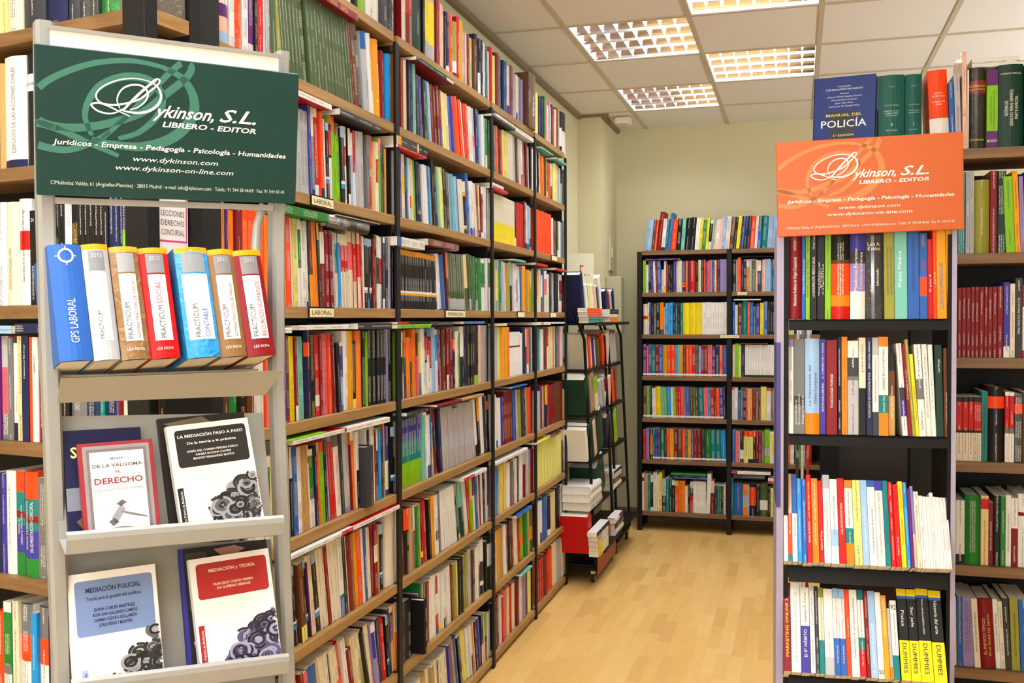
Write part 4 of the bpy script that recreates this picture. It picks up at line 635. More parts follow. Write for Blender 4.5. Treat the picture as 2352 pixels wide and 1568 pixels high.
for j, (c_, nm) in enumerate([((150,146,140), 'grey'), ((104,96,88), 'grey-brown'), ((40,60,120), 'blue'), ((238,234,236), 'white'), ((40,44,40), 'dark'), ((30,50,80), 'navy'), ((120,60,40), 'brown')]):
    mb = MB(); mb.box(-.06, -.004, .0305, .124, LZ[j]-TSH, LZ[j], M=Matrix(((FC.u.x, FC.v.x, 0, 0), (FC.u.y, FC.v.y, 0, FC.O.y), (0, 0, 1, 0), (0, 0, 0, 1))), bev=.001)
    o = mb.build('shelf_end', [M_WOODY]); cc = [q for q in bpy.data.objects if q.name == 'bookcase.003'][0]; o.parent = cc; o.matrix_parent_inverse = Matrix.Translation(-Vector(cc.location))
    mb = MB(); mb.box(-.045, -.012, .032, .122, 0, .235, col=lin(c_), M=FC.M(0, 0, LZ[j]+.0006) if False else None, bev=.001); o = mb.build('book', [M_GLOSS if j == 1 else M_COVER], M=FC.M(0, 0, LZ[j]+.0006))
    tag(o, nm+' book seen side-on between the black posts of the corner bookcase', 'book', 'books at the open corner end')
    if j == 3:
        m = MB()
        for a_, b_, z0_, z1_ in ((.036, .118, .228, .232), (.036, .118, .13, .134), (.036, .039, .13, .232), (.115, .118, .13, .232)): m.face([(-.0117, a_, z0_), (-.0117, b_, z0_), (-.0117, b_, z1_), (-.0117, a_, z1_)])
        m.build('pink_frame', [ink((206,60,120))], o)
        for t_, z_ in (('LECCIONES', .185), ('DERECHO', .165), ('CONCURSAL', .145)):
            m = MB(); put_text(m, t_, .045, z_, w=.065, h=.012, T=lambda a, b: (-.0115, a, b)); m.build('cover_lettering', [ink((90,90,92))], o)
# shelf title plates
def plate(fr, z, px0, px1, s, label, out=0, hh=.026):
    zc = z-.001; a0, a1 = fr.a_of(px0, z-.015, 0), fr.a_of(px1, z-.015, 0); t = thing('shelf_label', label, 'shelf label', fr.P(a0, 0, zc-hh-.002))
    L = a1-a0; B = Matrix(((fr.u.x, fr.v.x, 0), (fr.u.y, fr.v.y, 0), (0, 0, 1)))
    T = lambda d: (lambda a, b: B @ Vector((a, d-out, b)))
    m = MB(); m.box(0, L, -.0045-out, -.0012-out, 0, hh+.004, M=B.to_4x4()); m.build('holder', [M_BLACK2], t)
    m = MB(); m.box(.002, L-.002, -.0052-out, -.0045-out, .002, hh, M=B.to_4x4()); m.build('card', [plain('ivory_card', (238,230,186), .6)], t)
    if s:
        m = MB(); put_text(m, s, L/2, hh*.3, w=L*.8, h=hh*.48, align='c', T=T(-.0056)); m.build('lettering', [ink((70,56,40))], t)
plate(FL, LZ[2], 712, 763, 'LABORAL', 'upper ivory shelf label reading LABORAL on the third shelf')
plate(FL, LZ[3], 707, 764, 'LABORAL', 'lower ivory shelf label reading LABORAL, at mid height')
plate(FL, LZ[3], 1021, 1066, 'INTERNACIONAL', 'ivory shelf label beneath the dark green volumes in the second bay')
plate(FL, LZ[3], 1187, 1203, '', 'small ivory shelf label under the third bay of the left bookcase')
plate(FL, LZ[3], 1262, 1275, '', 'small ivory shelf label under the last bay, below the red hardback')
plate(FL, LZ[2], 1265, 1278, '', 'small ivory shelf label under the run of bright red books')
plate(FB, BZ[1], 1693, 1717, 'VARIOS', 'small ivory shelf label reading VARIOS on the back bookcase', hh=.022)
plate(FB, BZ[2], 1654, 1699, 'ECONOMIA', 'small ivory shelf label reading ECONOMIA on the back bookcase', hh=.022, out=.006)

# ---------------------------------------------------------------- rows of books
LB_ = ['nearest left bay', 'second left bay', 'third left bay']
def W_(base, j): return base+', '+ORD[j]+' shelf'
for j, sg in ROWS_L1: books_row(FL, LZ[j], sg, 23, W_('nearest left bay', j), 'L1_%d' % j, clipx=(-10, 655))
for j, sg in ROWS_L2: books_row(FL, LZ[j], sg, 22.5, W_('second left bay', j), 'L2_%d' % j)
for j, sg in ROWS_L3: books_row(FL, LZ[j], sg, 22, W_('far left bays', j), 'L3_%d' % j)
for j, sg in ROWS_B: books_row(FB, BZ[j], sg, 22.5, 'back bookcase, row %d' % (j+1), 'B_%d' % j)
for j, sg in ROWS_C: books_row(FC, LZ[j], sg, 23.5, W_('far-left corner bookcase', j-1) if j > 1 else 'far-left corner bookcase, top shelf', 'C_%d' % j, clipx=(120, 320), depth=.135)
for j, sg in ROWS_R: books_row(FR, BZ[j], sg, 22, W_('right bookcase', j), 'R_%d' % j)
for i, (z, tl, d, sg, ti, dp) in enumerate(ROWS_T):
    books_row(FT, z, sg, 22, W_('orange-sign stand', i), 'T%d' % i, tilt=math.radians(tl), d0=d, depth=dp, titles=ti, hvar=0)
LZT = lambda j, h: LZ[j]+h
X = 'lying flat on books, '
lying(FL, 0, 703, 822, LZ[1]+.246, .022, 'y(m68G32)', where=X+'second left shelf by the post', d0=-.01)
for a in [ (660, 762, LZ[2]+.247, .016, 'W(w100)/r', 'under the dark green volumes'), (782, 878, LZ[2]+.247, .018, 'K', 'left of the post, third shelf'),
 (651, 756, LZ[3]+.237, .024, 'g', 'above the orange books, fourth shelf'), (755, 850, LZ[3]+.2255, .036, 'S(K55S45)+', 'shrink-wrapped, above the red-and-white series'),
 (776, 873, LZ[3]+.2625, .003, 's+', 'thin, beneath the third shelf'),
 (640, 671, LZ[4]+.236, .014, 'w', 'left end above the purple book'), (686, 803, LZ[4]+.243, .013, 'w', 'above the black books, nearest bay'), (823, 900, LZ[4]+.241, .018, 'K', 'next to the post, nearest bay'),
 (654, 750, LZ[5]+.262, .003, 'G', 'yellow-green spine, nearest bay'), (672, 795, LZ[5]+.25, .012, 'w(r3w97)/r', 'red cover, nearest bay sixth shelf'), (796, 896, LZ[5]+.247, .016, 'w', 'thick, near the post, sixth shelf'),
 (665, 812, LZ[6]+.254, .011, 'w(r20w80)', 'above the cream books, seventh shelf'), (812, 918, LZ[6]+.253, .013, 'w/r', 'red cover, by the post, seventh shelf')]:
    lying(FL, 0, a[0], a[1], a[2], a[3], a[4], where=X+a[5], d0=-.012)
for a in [(957, 1042, LZ[1]+.2505, .012, 'K(W20K80)/m', 'under top shelf'), (966, 1042, LZ[1]+.263, .004, 'g(T)', 'green'),
 (915, 982, LZ[2]+.233, .03, 'k(k30u3w3K54u10)', 'black with amber end'), (914, 980, LZ[2]+.224, .009, 'r(m)', 'under the black one'),
 (913, 976, LZ[3]+.208, .03, 'w(w86b14)', 'above the amber-topped series'), (984, 1054, LZ[3]+.228, .024, 'm(p)+', 'pink, shrink-wrapped'),
 (914, 990, LZ[4]+.24, .013, 'G', 'pale green'), (914, 991, LZ[4]+.254, .008, 'k(k68r32)', 'black and red'), (992, 1041, LZ[4]+.247, .014, 'K', 'dark grey'), (1066, 1115, LZ[4]+.25, .011, 'b', 'blue'),
 (935, 984, LZ[5]+.25, .012, 'k', 'black'), (1005, 1062, LZ[5]+.256, .008, 'm', 'dark red'), (1064, 1112, LZ[5]+.256, .009, 'H', 'tan'),
 (1066, 1119, LZ[6]+.236, .013, 'w(w55S5r40)', 'white and red')]:
    lying(FL, 0, a[0], a[1], a[2], a[3], a[4], where=X+a[5]+', second bay', d0=-.012)
for a in [(1130, 1183, LZ[1]+.23, .01, 'K'), (1139, 1182, LZ[1]+.241, .012, 'w(p)'), (1184, 1226, LZ[1]+.232, .02, 'w'), (1243, 1271, LZ[1]+.231, .008, 'T'), (1278, 1302, LZ[1]+.225, .01, 'T'),
 (1132, 1167, LZ[2]+.222, .012, 'r(O)'), (1132, 1157, LZ[2]+.2345, .012, 'w'), (1231, 1258, LZ[3]+.235, .012, 'r(m)'), (1276, 1303, LZ[3]+.229, .012, 'r'), (1182, 1208, LZ[3]+.236, .008, 'T'),
 (1140, 1165, LZ[4]+.238, .012, 'Y'), (1231, 1265, LZ[4]+.238, .014, 'w(w48u18w34)'), (1267, 1298, LZ[4]+.242, .009, 'w'), (1178, 1212, LZ[5]+.255, .006, 'b'),
 (1140, 1213, LZ[6]+.236, .014, 'w'), (1232, 1260, LZ[6]+.242, .01, 'w(y55w45)'), (1265, 1288, LZ[6]+.242, .016, 'k(k40h60)'), (1188, 1223, LZ[7]+.236, .014, 'b(o)'), (1200, 1223, LZ[8]+.24, .01, 'T')]:
    lying(FL, 0, a[0], a[1], a[2], a[3], a[4], where=X+'far left bays', d0=-.01)
lying(FB, 0, 1483, 1559, BZ[1]+.229, .012, 'v', where=X+'back bookcase, second row'); lying(FB, 0, 1685, 1747, BZ[2]+.238, .008, 'w', where=X+'back bookcase, third row')
lying(FB, 0, 1700, 1762, BZ[3]+.23, .008, 'h', where=X+'back bookcase, fourth row'); lying(FB, 0, 1702, 1772, BZ[1]+.237, .005, 'k', where=X+'back bookcase')
lying(FB, 0, 1541, 1621, BZ[6]+.268, .013, 'g', where=X+'back bookcase, bottom row'); lying(FB, 0, 1545, 1619, BZ[6]+.254, .013, 'k(n)', where=X+'back'); lying(FB, 0, 1548, 1625, BZ[6]+.243, .01, 'b', where=X+'back')
ec = lying(FB, 0, 1679, 1770, BZ[6]+.292, .02, 'w(w84m16)', where=X+'back bookcase, reading ECONOMIA')
lying(FB, 0, 1685, 1756, BZ[6]+.26, .03, 'K', where=X+'back bookcase, charcoal'); lying(FB, 0, 1772, 1800, BZ[6]+.272, .016, 'm', where=X+'back'); lying(FB, 0, 1764, 1800, BZ[6]+.25, .02, 'w', where=X+'back'); lying(FB, 0, 1764, 1800, BZ[6]+.232, .016, 'r', where=X+'back')
lying(FC, 0, -20, 27, LZ[4]+.242, .018, 'l(l70G30)', where='far-left corner bookcase, lying above the pink book', area=1.2); lying(FC, 0, 34, 88, LZ[4]+.243, .022, 'n(K)', where='far-left corner bookcase, lying beside the grey rail', area=1.2)
lying(FR, 0, 2232, 2342, BZ[0]+.236, .026, 'w', where=X+'right bookcase top', d0=.04, area=1.1)
ec.title = [tt('ECONOMIA', (120,60,90), .3, .55, 'u', .5)]

# wheeled rack books (same shelving rule as the rest)
XS_ = lambda z: .160-.04*z
for z, tag_, sg in [(1.495, 'front rack, top shelf', '1346n(n76y10w14)^29~9 1352w^23 1356m^22.5 1360Y^23 1365w^23 1369P^23 1373c^23 1377E^23 1379w(q70m30)^21 1383w^29 1389.'), (1.495, 'rear rack, top shelf', '1399n^21~10 1404m^20 1408s^19 1413n 1417.'),
  (1.225, 'front rack, second shelf', '1353W^21~6 1357O^20 1360s(w86y14)^17 1366v^17 1370s(w86y14)^17 1375e^18 1380.'), (1.225, 'rear rack, second shelf', '1390O^21~9 1396P^21 1400W^21 1407s^20 1414s 1420.'),
  (.965, 'front rack, third shelf', '1351E(E)^22~8 1362H(P)^23+ 1374W(G45W55)^19 1383s^18 1388.'), (.965, 'rear rack, third shelf', '1396w(m45w55)^18~9 1403P^18 1410O^21 1416m^20 1422.'),
  (.70, 'front rack, fourth shelf', '1354w^20~9 1358E^22 1363E 1370P(w)^21 1378E^23.5 1394.'), (.70, 'rear rack, fourth shelf', '1400K^21~9 1406K 1412y(Y30G50y20)^21 1418G 1424.'),
  (.43, 'front rack, fifth shelf', '1378E^22~8 1396.'), (.19, 'front rack, lowest shelf', '1356r^22~4 1364m^21 1370.')]:
    books_row(Frame((XS_(z), 0, 0), (0, 1, 0)), z, [(0, 1, sg)], 22, tag_, 'K_'+tag_[:4]+str(z), depth=.17, d0=.004)
for z, st in [(1.495, [(1352, 1385, .017, 't'), (1352, 1385, .017, 't(g)'), (1350, 1383, .012, 'O'), (1350, 1383, .012, 'O'), (1349, 1382, .012, 'O'), (1349, 1382, .012, 'O')]), (1.495, [(1402, 1418, .017, 'o'), (1402, 1418, .017, 'o'), (1401, 1418, .017, 'w'), (1401, 1421, .03, 'k')]),
  (.43, [(1358, 1384, .05, 'w(T)+'), (1357, 1383, .045, 'w(g)'), (1357, 1382, .045, 'w(g)')]), (.43, [(1412, 1428, .035, 'w'), (1412, 1428, .035, 'h'), (1412, 1427, .03, 'w(W)'), (1410, 1428, .02, 'k')]),
  (.19, [(1375, 1398, .03, 'w(w60y40)'), (1375, 1398, .03, 'w(w60y40)'), (1374, 1397, .03, 'w(w60y40)'), (1373, 1397, .03, 'w(w60s40)'), (1371, 1400, .025, 'k(B)')]), (.19, [(1416, 1433, .04, 'w'), (1416, 1433, .035, 'K'), (1415, 1432, .035, 'w(v50w50)')])]:
    zz = z+.0005; fr_ = z > 1 or (z < .3)
    for a, b_, t_, c_ in st:
        lying(Frame((XS_(z), 0, 0), (0, 1, 0)), 0, a, b_, zz, t_, c_+'/w' if '/' not in c_ and '+' not in c_ else c_, where='in a stack on the wheeled rack', d0=-.055 if fr_ else -.01, area=.9, depth=.055 if fr_ else .17); zz += t_+.0005
# the seven thick manuals on the upper tray of the grey stand
SP = []
def manual(lab, cov, tcol): return lab, cov, tcol
for b_, (lab, pan, ttl) in zip(books_row(FS, 1.457, [(0, 3.136, '440b^19.3~5 692s(u5s95)^19.6 890j(u5j95)^19.3+ 1102r(u5r95)^19.3 1326. 1367B(u5B95)^19.6+ 1612j(u5j95)^19.5 1808m(u5m95)^19.5~6 2017.')], 19.5, 'tray of the grey green-sign stand', 'S_0', tilt=math.radians(13), d0=-.05, depth=.17, hvar=0),
  [('thick blue manual with white target emblem, leftmost on the grey stand tray', [], [tt('GPS LABORAL', inkW, .15, .53, sz=.36)]),
   ('thick silver manual with white panel, second on the grey stand tray', [(.77, .94, .2, .8, (128,130,134)), (.16, .755, .2, .8, (244,240,226))], [tt('2015', (200,202,202), .88, .92, 'h', 1), tt('PRACTICUM', (60,60,56), .18, .42, sz=.22, xo=-.12), tt('PROCEDIMIENTO ADMINISTRATIVO', (214,206,180), .18, .74, sz=.16, xo=.14)]),
   ('thick shrink-wrapped brown manual with white panel, between silver and red manuals', [(.77, .94, .2, .8, (150,150,152)), (.16, .755, .2, .8, (246,244,240))], [tt('PRACTICUM', (56,56,54), .18, .5, sz=.24, xo=-.14), tt('ADMINISTRACIÓN DE FINCAS', (120,78,46), .18, .7, sz=.18, xo=.16), tt('LEX NOVA', inkW, .075, .1, 'h', .6)]),
   ('thick bright red manual with white panel, in the middle of the tray', [(.77, .94, .22, .82, (132,132,136)), (.16, .755, .22, .82, (246,244,240))], [tt('2015', (196,196,196), .88, .92, 'h', 1), tt('PRACTICUM', (56,56,54), .18, .47, sz=.26), tt('SOCIAL', (180,50,54), .49, .69, sz=.26), tt('LEX NOVA', inkW, .075, .1, 'h', .6)]),
   ('thick shrink-wrapped bright blue manual with white panel, right of the red one', [(.77, .94, .16, .86, (136,140,144)), (.16, .755, .12, .9, (242,238,226))], [tt('PRACTICUM', (60,60,58), .18, .48, sz=.22, xo=-.12), tt('CONTABLE', (40,90,170), .18, .44, sz=.22, xo=.16)]),
   ('thick brown manual with white panel, not wrapped, right of the bright blue one', [(.77, .94, .2, .82, (128,124,124)), (.16, .755, .2, .82, (246,244,240))], [tt('2015', (190,190,190), .88, .92, 'h', 1), tt('PRACTICUM', (56,56,54), .18, .48, sz=.24, xo=-.14), tt('ADMINISTRACIÓN DE FINCAS', (116,76,44), .18, .68, sz=.18, xo=.16), tt('LEX NOVA', inkW, .075, .1, 'h', .6)]),
   ('thick dark red manual with white panel, rightmost on the grey stand tray', [(.77, .94, .2, .82, (128,124,126)), (.16, .755, .2, .82, (246,244,240))], [tt('2015', (190,190,190), .88, .92, 'h', 1), tt('PRACTICUM', (56,56,54), .18, .48, sz=.24, xo=-.14), tt('RECURSOS HUMANOS', (170,44,50), .18, .7, sz=.24, xo=.16), tt('LEX NOVA', inkW, .075, .1, 'h', .6)])]):
    b_.panels = pan; b_.title = ttl; b_.forced = lab; b_.area = 1e6; b_.M = b_.M @ Matrix.Identity(4)
# which books are built one by one: the three hundred that show largest
BOOKS.sort(key=lambda b: -b.area)
NBIG = 292
big, small = BOOKS[:NBIG], BOOKS[NBIG:]
def mats_for(b): return [M_GLOSS if b.gl else M_COVER, M_PAGE]
def arc_y(b, x, e): return (min(.008, .18*b.w)*(1-math.sin(math.pi*max(0, min(b.w, x))/b.w)) if b.w > .03 else 0)-e
def book_title(b, root):
    for (f0, f1, x0, x1, c) in getattr(b, 'panels', []):
        m = MB()
        for k in range(10):
            xa, xb = b.w*(x0+(x1-x0)*k/10), b.w*(x0+(x1-x0)*(k+1)/10)
            m.face([(xa, arc_y(b, xa, .0003), f0*b.h), (xb, arc_y(b, xb, .0003), f0*b.h), (xb, arc_y(b, xb, .0003), f1*b.h), (xa, arc_y(b, xa, .0003), f1*b.h)])
        m.build('spine_panel', [ink(c)], root)
    if not b.title: return
    for (s, c, f0, f1, d, sz, xo) in b.title:
        m = MB(); cu = lambda p: (p[0], arc_y(b, p[0], .0016 if getattr(b, 'panels', None) else .0008), p[2]); y = 0
        if d == 'h':
            hh = (f1-f0)*b.h; put_text(m, s, b.w/2, f0*b.h, h=hh, align='c', T=lambda a, z: (a, y, z), squeeze=.85)
        else:
            L = (f1-f0)*b.h; h = sz*b.w*.72; v, f, W, HH = text_geo(s); h = min(h, .0125, L/W*.7*1.6); xc = b.w*(.5+xo)
            if d == 'u': put_text(m, s, f0*b.h, 0, w=L, h=h, T=lambda a, q: (xc+h/2-q, y, a))
            else: put_text(m, s, 0, 0, w=L, h=h, T=lambda a, q: (xc-h/2+q, y, f1*b.h-a))
        m.v = [cu(p) for p in m.v]; m.build('title_lettering', [ink(c)], root)
def bname(b):
    bs = [x for x in b.bands if x[1] > 9]
    seq = []
    for k, _ in bs:
        if not seq or seq[-1] != NAME[k]: seq.append(NAME[k])
    if b.gl and len(seq) == 1: return 'shrink-wrapped '+seq[0]
    if len(seq) == 1: return seq[0]
    if len(seq) == 2: return seq[0].replace(' ', '-')+'-over-'+seq[1].replace(' ', '-')
    return '-'.join(x.replace(' ', '-') for x in seq[:3])+' banded'
def nth(n):
    o = ['', 'first', 'second', 'third', 'fourth', 'fifth', 'sixth', 'seventh', 'eighth', 'ninth', 'tenth', 'eleventh', 'twelfth']
    return o[n] if n < len(o) else '%d%s' % (n, {1: 'st', 2: 'nd', 3: 'rd'}.get(n % 10 if n//10 != 1 else 0, 'th'))
byrow = {}
for b in BOOKS:
    if not hasattr(b, 'lie'): byrow.setdefault(b.rid, []).append(b)
for r_ in byrow.values(): r_.sort(key=lambda b: b.idx)
def label_of(b):
    if getattr(b, 'forced', None): return b.forced
    th = 'thin ' if b.w < .011 else ('thick ' if b.w > .036 else '')
    nm = th+bname(b)+' book'
    if hasattr(b, 'lie'): return nm+' '+b.where
    row = byrow[b.rid]; p = row.index(b); same = [q for q in row if bname(q) == bname(b)]
    L = bname(row[p-1]) if p else None; Rn = bname(row[p+1]) if p+1 < len(row) else None
    if len(same) == 1: return nm+', '+b.where
    if b.sig == row[p-1].sig and p or (p+1 < len(row) and row[p+1].sig == b.sig):
        run = [q for q in same if q.sig == b.sig]
        if len(run) > 3 and b.rid[0] != 'T': b.grp = 'run of matching '+bname(b)+' books, '+b.where; return bname(b)+' book in a matching run, '+b.where
    sh = lambda s: s.replace('shrink-wrapped ', '').replace(' banded', '').split('-over-')[0].split('-')[0]
    if L and Rn:
        c = nm+' between '+sh(L)+' and '+sh(Rn)+', '+b.where
        if sum(1 for q in range(1, len(row)-1) if bname(row[q]) == bname(b) and sh(bname(row[q-1])) == sh(L) and sh(bname(row[q+1])) == sh(Rn)) == 1 and len(c.replace('-', ' ').split()) <= 15: return c
    k = same.index(b)+1
    return th+nth(k)+' '+bname(b)+' book from left, '+b.where
seen = {}
for b in big:
    mc, mp = MB(), MB(); mp.pm = 0
    book_geo(mc, mp, b.w, b.h, b.d, b.bands, b.cover, b.seed, text=not b.title, flush=hasattr(b, 'panels') or b.rid[0] == 'T')
    b.ob = mc.weld().build('book', [mats_for(b)[0]], M=b.M)
    mp.build('pages', [M_PAGE], b.ob); book_title(b, b.ob)
    lab = label_of(b); b.lab = lab; b.ob['category'] = 'book'; b.grp = getattr(b, 'grp', None) or 'books, '+(b.where if not hasattr(b, 'lie') else 'lying flat on rows')
    seen.setdefault(lab, []).append(b)
for lab, L_ in seen.items():
    for n_, b in enumerate(L_):
        if len(L_) > 1 and not lab.count('matching run'): b.lab = nth(b.idx+1)+' book from left, '+bname(b)+', '+b.where
        w_ = b.lab.split()
        b.ob['label'] = ' '.join(w_[:16]); b.ob['group'] = b.grp
rest, restp = MB(), None
rest.pm = 1
for b in small:
    m = MB(); m.pm = 1; book_geo(m, m, b.w, b.h, b.d, b.bands, b.cover, b.seed, text=(b.w > .008))
    n = len(rest.v); rest.v += [tuple(b.M @ Vector(p)) for p in m.v]; rest.f += [tuple(i+n for i in f) for f in m.f]
    rest.m += [0 if (q == 0 and not b.gl) else (2 if q == 0 else 1) for q in m.m]; rest.c += m.c; rest.uv += m.uv; rest.t += m.t
o = rest.build('book', [M_COVER, M_PAGE, M_GLOSS]); tag(o, 'remaining smaller colourful books filling the left and back bookcases', 'books', kind='stuff')
print('books', len(BOOKS), 'individual', len(big), 'smallest px area', big[-1].area)

# ---------------------------------------------------------------- the two publisher stands
SWA = {'A': [(171.8,195.3),(151.6,196.9),(127.2,192.2),(104.3,181.1),(92.4,169.3),(91.3,159.3),(98.9,152.6),(114.1,150.8),(133.9,154.2),(158.4,163.8),(174.1,177.0),(187.7,189.2),(191.8,196.8),(187.2,199.8),(179.7,194.5),(165.1,178.4),(149.5,161.2),(133.9,145.2)],
 'B': [(127.3,146.8),(123.3,158.8),(126.2,170.2),(133.9,179.9),(147.2,186.1),(160.6,186.5),(169.6,181.1),(172.4,171.2),(167.5,160.5),(156.2,150.5),(144,146)],
 'C': [(171.8,195.3),(185.4,189.4),(192.8,178.8),(193.6,167.4),(186.8,155.4),(174.4,146.3),(157.4,141.5),(138.4,142.2),(127.3,144.6)],
 'D': [(144.0,134.7),(127.3,141.2),(107.6,149.1),(94.6,152.2),(84.2,149.8),(84.8,145.4),(94.5,138.9),(110.8,136.5),(125.1,141.0),(138.4,150.0)]}
def sign(parent, M, base, pale, k):
    mats = plain('sign_print_base', base, .4, 0, .02, 8); W, Hh = 440*k, 235*k
    inv = parent.matrix_world.inverted() if False else Matrix.Translation(-Vector(parent.location))
    MM = inv @ M
    mb = MB(); mb.box(0, W, 0, .006, 0, Hh, bev=.0015); s = mb.build('sign_board', [mats], parent, M=None); s.matrix_local = MM
    T = lambda d: (lambda a, b: (a*k, d, b*k))
    mb = MB()
    for q, P in SWA.items():
        ribbon(mb, [(136.1+(x-148.3)*2.5, 149+(y-166.7)*2.5) for x, y in P], 7, 13 if q != 'C' else 18, T(-.0004), clip=(.5, 439.5, .5, 234.5), n=24)
    mb.build('emblem_watermark', [ink(pale)], s)
    mb = MB()
    for q, P in SWA.items(): ribbon(mb, P, 1.6, 4.6 if q == 'C' else 3.0, T(-.0009), n=12)
    ribbon(mb, [(133.9,145.2),(152,166),(172,186),(186,198)], 3.2, 4.2, T(-.0011)); mb.build('script_initial', [ink((244,240,230))], s)
    for s_, x_, y_, w_, h_, bo, sh in (('ykinson,', 180, 138, 104, 20, .016, .45), ('S.L.', 294, 138, 66, 22, .014, .4), ('LIBRERO - EDITOR', 196.5, 122, 164, 8.6, .022, .2), ('Jurídicos - Empresa - Pedagogía - Psicología - Humanidades', 24.2, 82, 393.5, 8, .016, .15), ('www.dykinson.com', 148.7, 62, 144, 8, .004, .25), ('www.dykinson-on-line.com', 120.5, 46.5, 200, 8, .004, .25)):
        mb = MB(); put_text(mb, s_, x_, y_, w=w_, h=h_, bold=bo, shear=sh, T=T(-.001)); mb.build('lettering', [ink((244,240,230))], s)
    mb = MB(); put_text(mb, 'C/Meléndez Valdés, 61 (Argüelles-Moncloa) · 28015 Madrid · e-mail: info@dykinson.com · Teléfs.: 91 544 28 46/69 · Fax: 91 544 60 40', 20.4, 18, w=396, h=6.2, T=T(-.001))
    mb.build('address_line', [ink((206,214,200))], s); return s
def rot(a, b, c): return Matrix.Rotation(math.radians(a), 4, 'Z') @ Matrix.Rotation(math.radians(c), 4, 'Y') @ Matrix.Rotation(math.radians(b), 4, 'X')
ST = thing('display_stand', 'grey metal display stand with dark green sign and tilted trays at left', 'display stand', (FS.P(.2, .1, 0)))
def into(mb, nm, mats, root, smooth=False):
    o_ = Vector(root.location); mb.v = [tuple(Vector(p)-o_) for p in mb.v]; return mb.build(nm, mats, root, smooth=smooth)
MS = Matrix.Translation((.1, 1.311, 1.724)) @ rot(51.25, 9.27, -1.67)
sign(ST, MS, (4, 52, 48), (56, 112, 96), .001)
mb = MB(); mb.box(.026, .405, .012, .018, .02, .262, M=MS); into(mb, 'white_board', [M_WHITE], ST)
mb = MB(); mb.box(.022, .41, .008, .022, .260, .266, M=MS); into(mb, 'board_frame', [M_GREY], ST)
mb = MB(); mb.box(.03, .40, .008, .02, -.014, -.004, M=MS); into(mb, 'board_frame', [M_GREY], ST)
FI = Matrix(((FS.u.x, FS.v.x, 0, FS.O.x), (FS.u.y, FS.v.y, 0, FS.O.y), (0, 0, 1, 0), (0, 0, 0, 1)))
def pz(px, py, d):
    P = hit(px, py, FS.P(0, d, 0), FS.v); return ((P-FS.O).dot(FS.u), P.z)
for pts, w in (([(101,50,.002),(105,446,.034),(115,800,.03),(143,1539,.0)], .027), ([(649,120,.002),(638,490,.034),(638,880,.03),(662,1539,.0)], .024)):
    q = [pz(x, y, d)+(d,) for x, y, d in pts]; a, z, d = q[-1]; a2, z2, _ = q[-2]
    q.append((a+(a-a2)*z/(z2-z)*.6, 0, -.01)); mb = MB(); rings = []
    for a, z, d in q:
        h = w/2; rings.append([FS.P(a+dx, d+dy, z) for dx, dy in ((-h, -.004), (-h+.005, -.012), (h-.005, -.012), (h, -.004), (h, .02), (-h, .02))])
    for A_, B_ in zip(rings[:-1], rings[1:]):
        for i in range(6): mb.face([A_[i], A_[(i+1) % 6], B_[(i+1) % 6], B_[i]])
    mb.face(rings[0]); mb.face(rings[-1][::-1]); into(mb, 'side_rail', [M_GREY], ST)
# upper tray
a0, a1 = FS.a_of(140, 1.43, -.06), FS.a_of(640, 1.43, -.06)
mb = MB(); L1 = [FS.P(a0-.004, -.085, 1.432), FS.P(a1, -.085, 1.433), FS.P(a1-.022, -.05, 1.388), FS.P(a0-.004, -.05, 1.392)]; L2 = [p+FS.v*.004 for p in L1]
for f in ([0, 1, 2, 3],): mb.face([L1[i] for i in f[::-1]]); mb.face([L2[i] for i in f])
for i in range(4): j = (i+1) % 4; mb.face([L1[i], L1[j], L2[j], L2[i]])
tm = FS.M(a0, -.05, 1.452, 0, math.radians(13)); mb.box(0, a1-a0, .09, .17, -.004, -.001, M=tm); mb.box(0, a1-a0, .172, .176, 0, .06, M=tm); into(mb, 'upper_tray', [M_GREY], ST)
CTILT = math.radians(17)
def display_tray(z0, z1, pl, pr, hb, nm):
    aL, aR = FS.a_of(pl, z0, -.06), FS.a_of(pr, z1, -.06); mb = MB(); k = math.atan2(z1-z0, aR-aL)
    M0 = FS.M(aL, -.062, z0, 0, 0) @ Matrix.Rotation(-k, 4, 'Y'); L = math.hypot(aR-aL, z1-z0)
    prof = [(0, 0), (-.004, -.004), (-.006, -.012), (-.004, -.034), (0, -.036), (.06, -.02)]
    for (d0, h0), (d1, h1) in zip(prof[:-1], prof[1:]):
        mb.face([M0 @ Vector((0, d0, h0)), M0 @ Vector((0, d1, h1)), M0 @ Vector((L, d1, h1)), M0 @ Vector((L, d0, h0))])
        mb.face([M0 @ Vector((0, d0+.003, h0)), M0 @ Vector((L, d0+.003, h0)), M0 @ Vector((L, d1+.003, h1)), M0 @ Vector((0, d1+.003, h1))])
    M1 = M0 @ Matrix.Translation((0, .055, -.022)) @ Matrix.Rotation(-CTILT, 4, 'X'); mb.box(.0, L, 0, .003, 0, hb, M=M1); into(mb, nm, [M_GREY], ST); return M0
display_tray(1.188, 1.173, 152, 650, .205, 'display_tray'); display_tray(.952, .922, 163, 662, .215, 'display_tray')
display_tray(.74, .71, 170, 668, .2, 'display_tray')
mb = MB(); P = [pz(606, 470, .03), pz(590, 520, .03), pz(588, 560, .03)]; mb.tube([FS.P(a, .03, z) for a, z in P]+[FS.P(P[-1][0], .03, 1.46)], .008); into(mb, 'bent_tube', [M_GREY], ST, True)
mb = MB(); mb.box(.0, .42, -.02, .24, .0, .03, M=FI, bev=.004); into(mb, 'base', [M_GREY], ST)

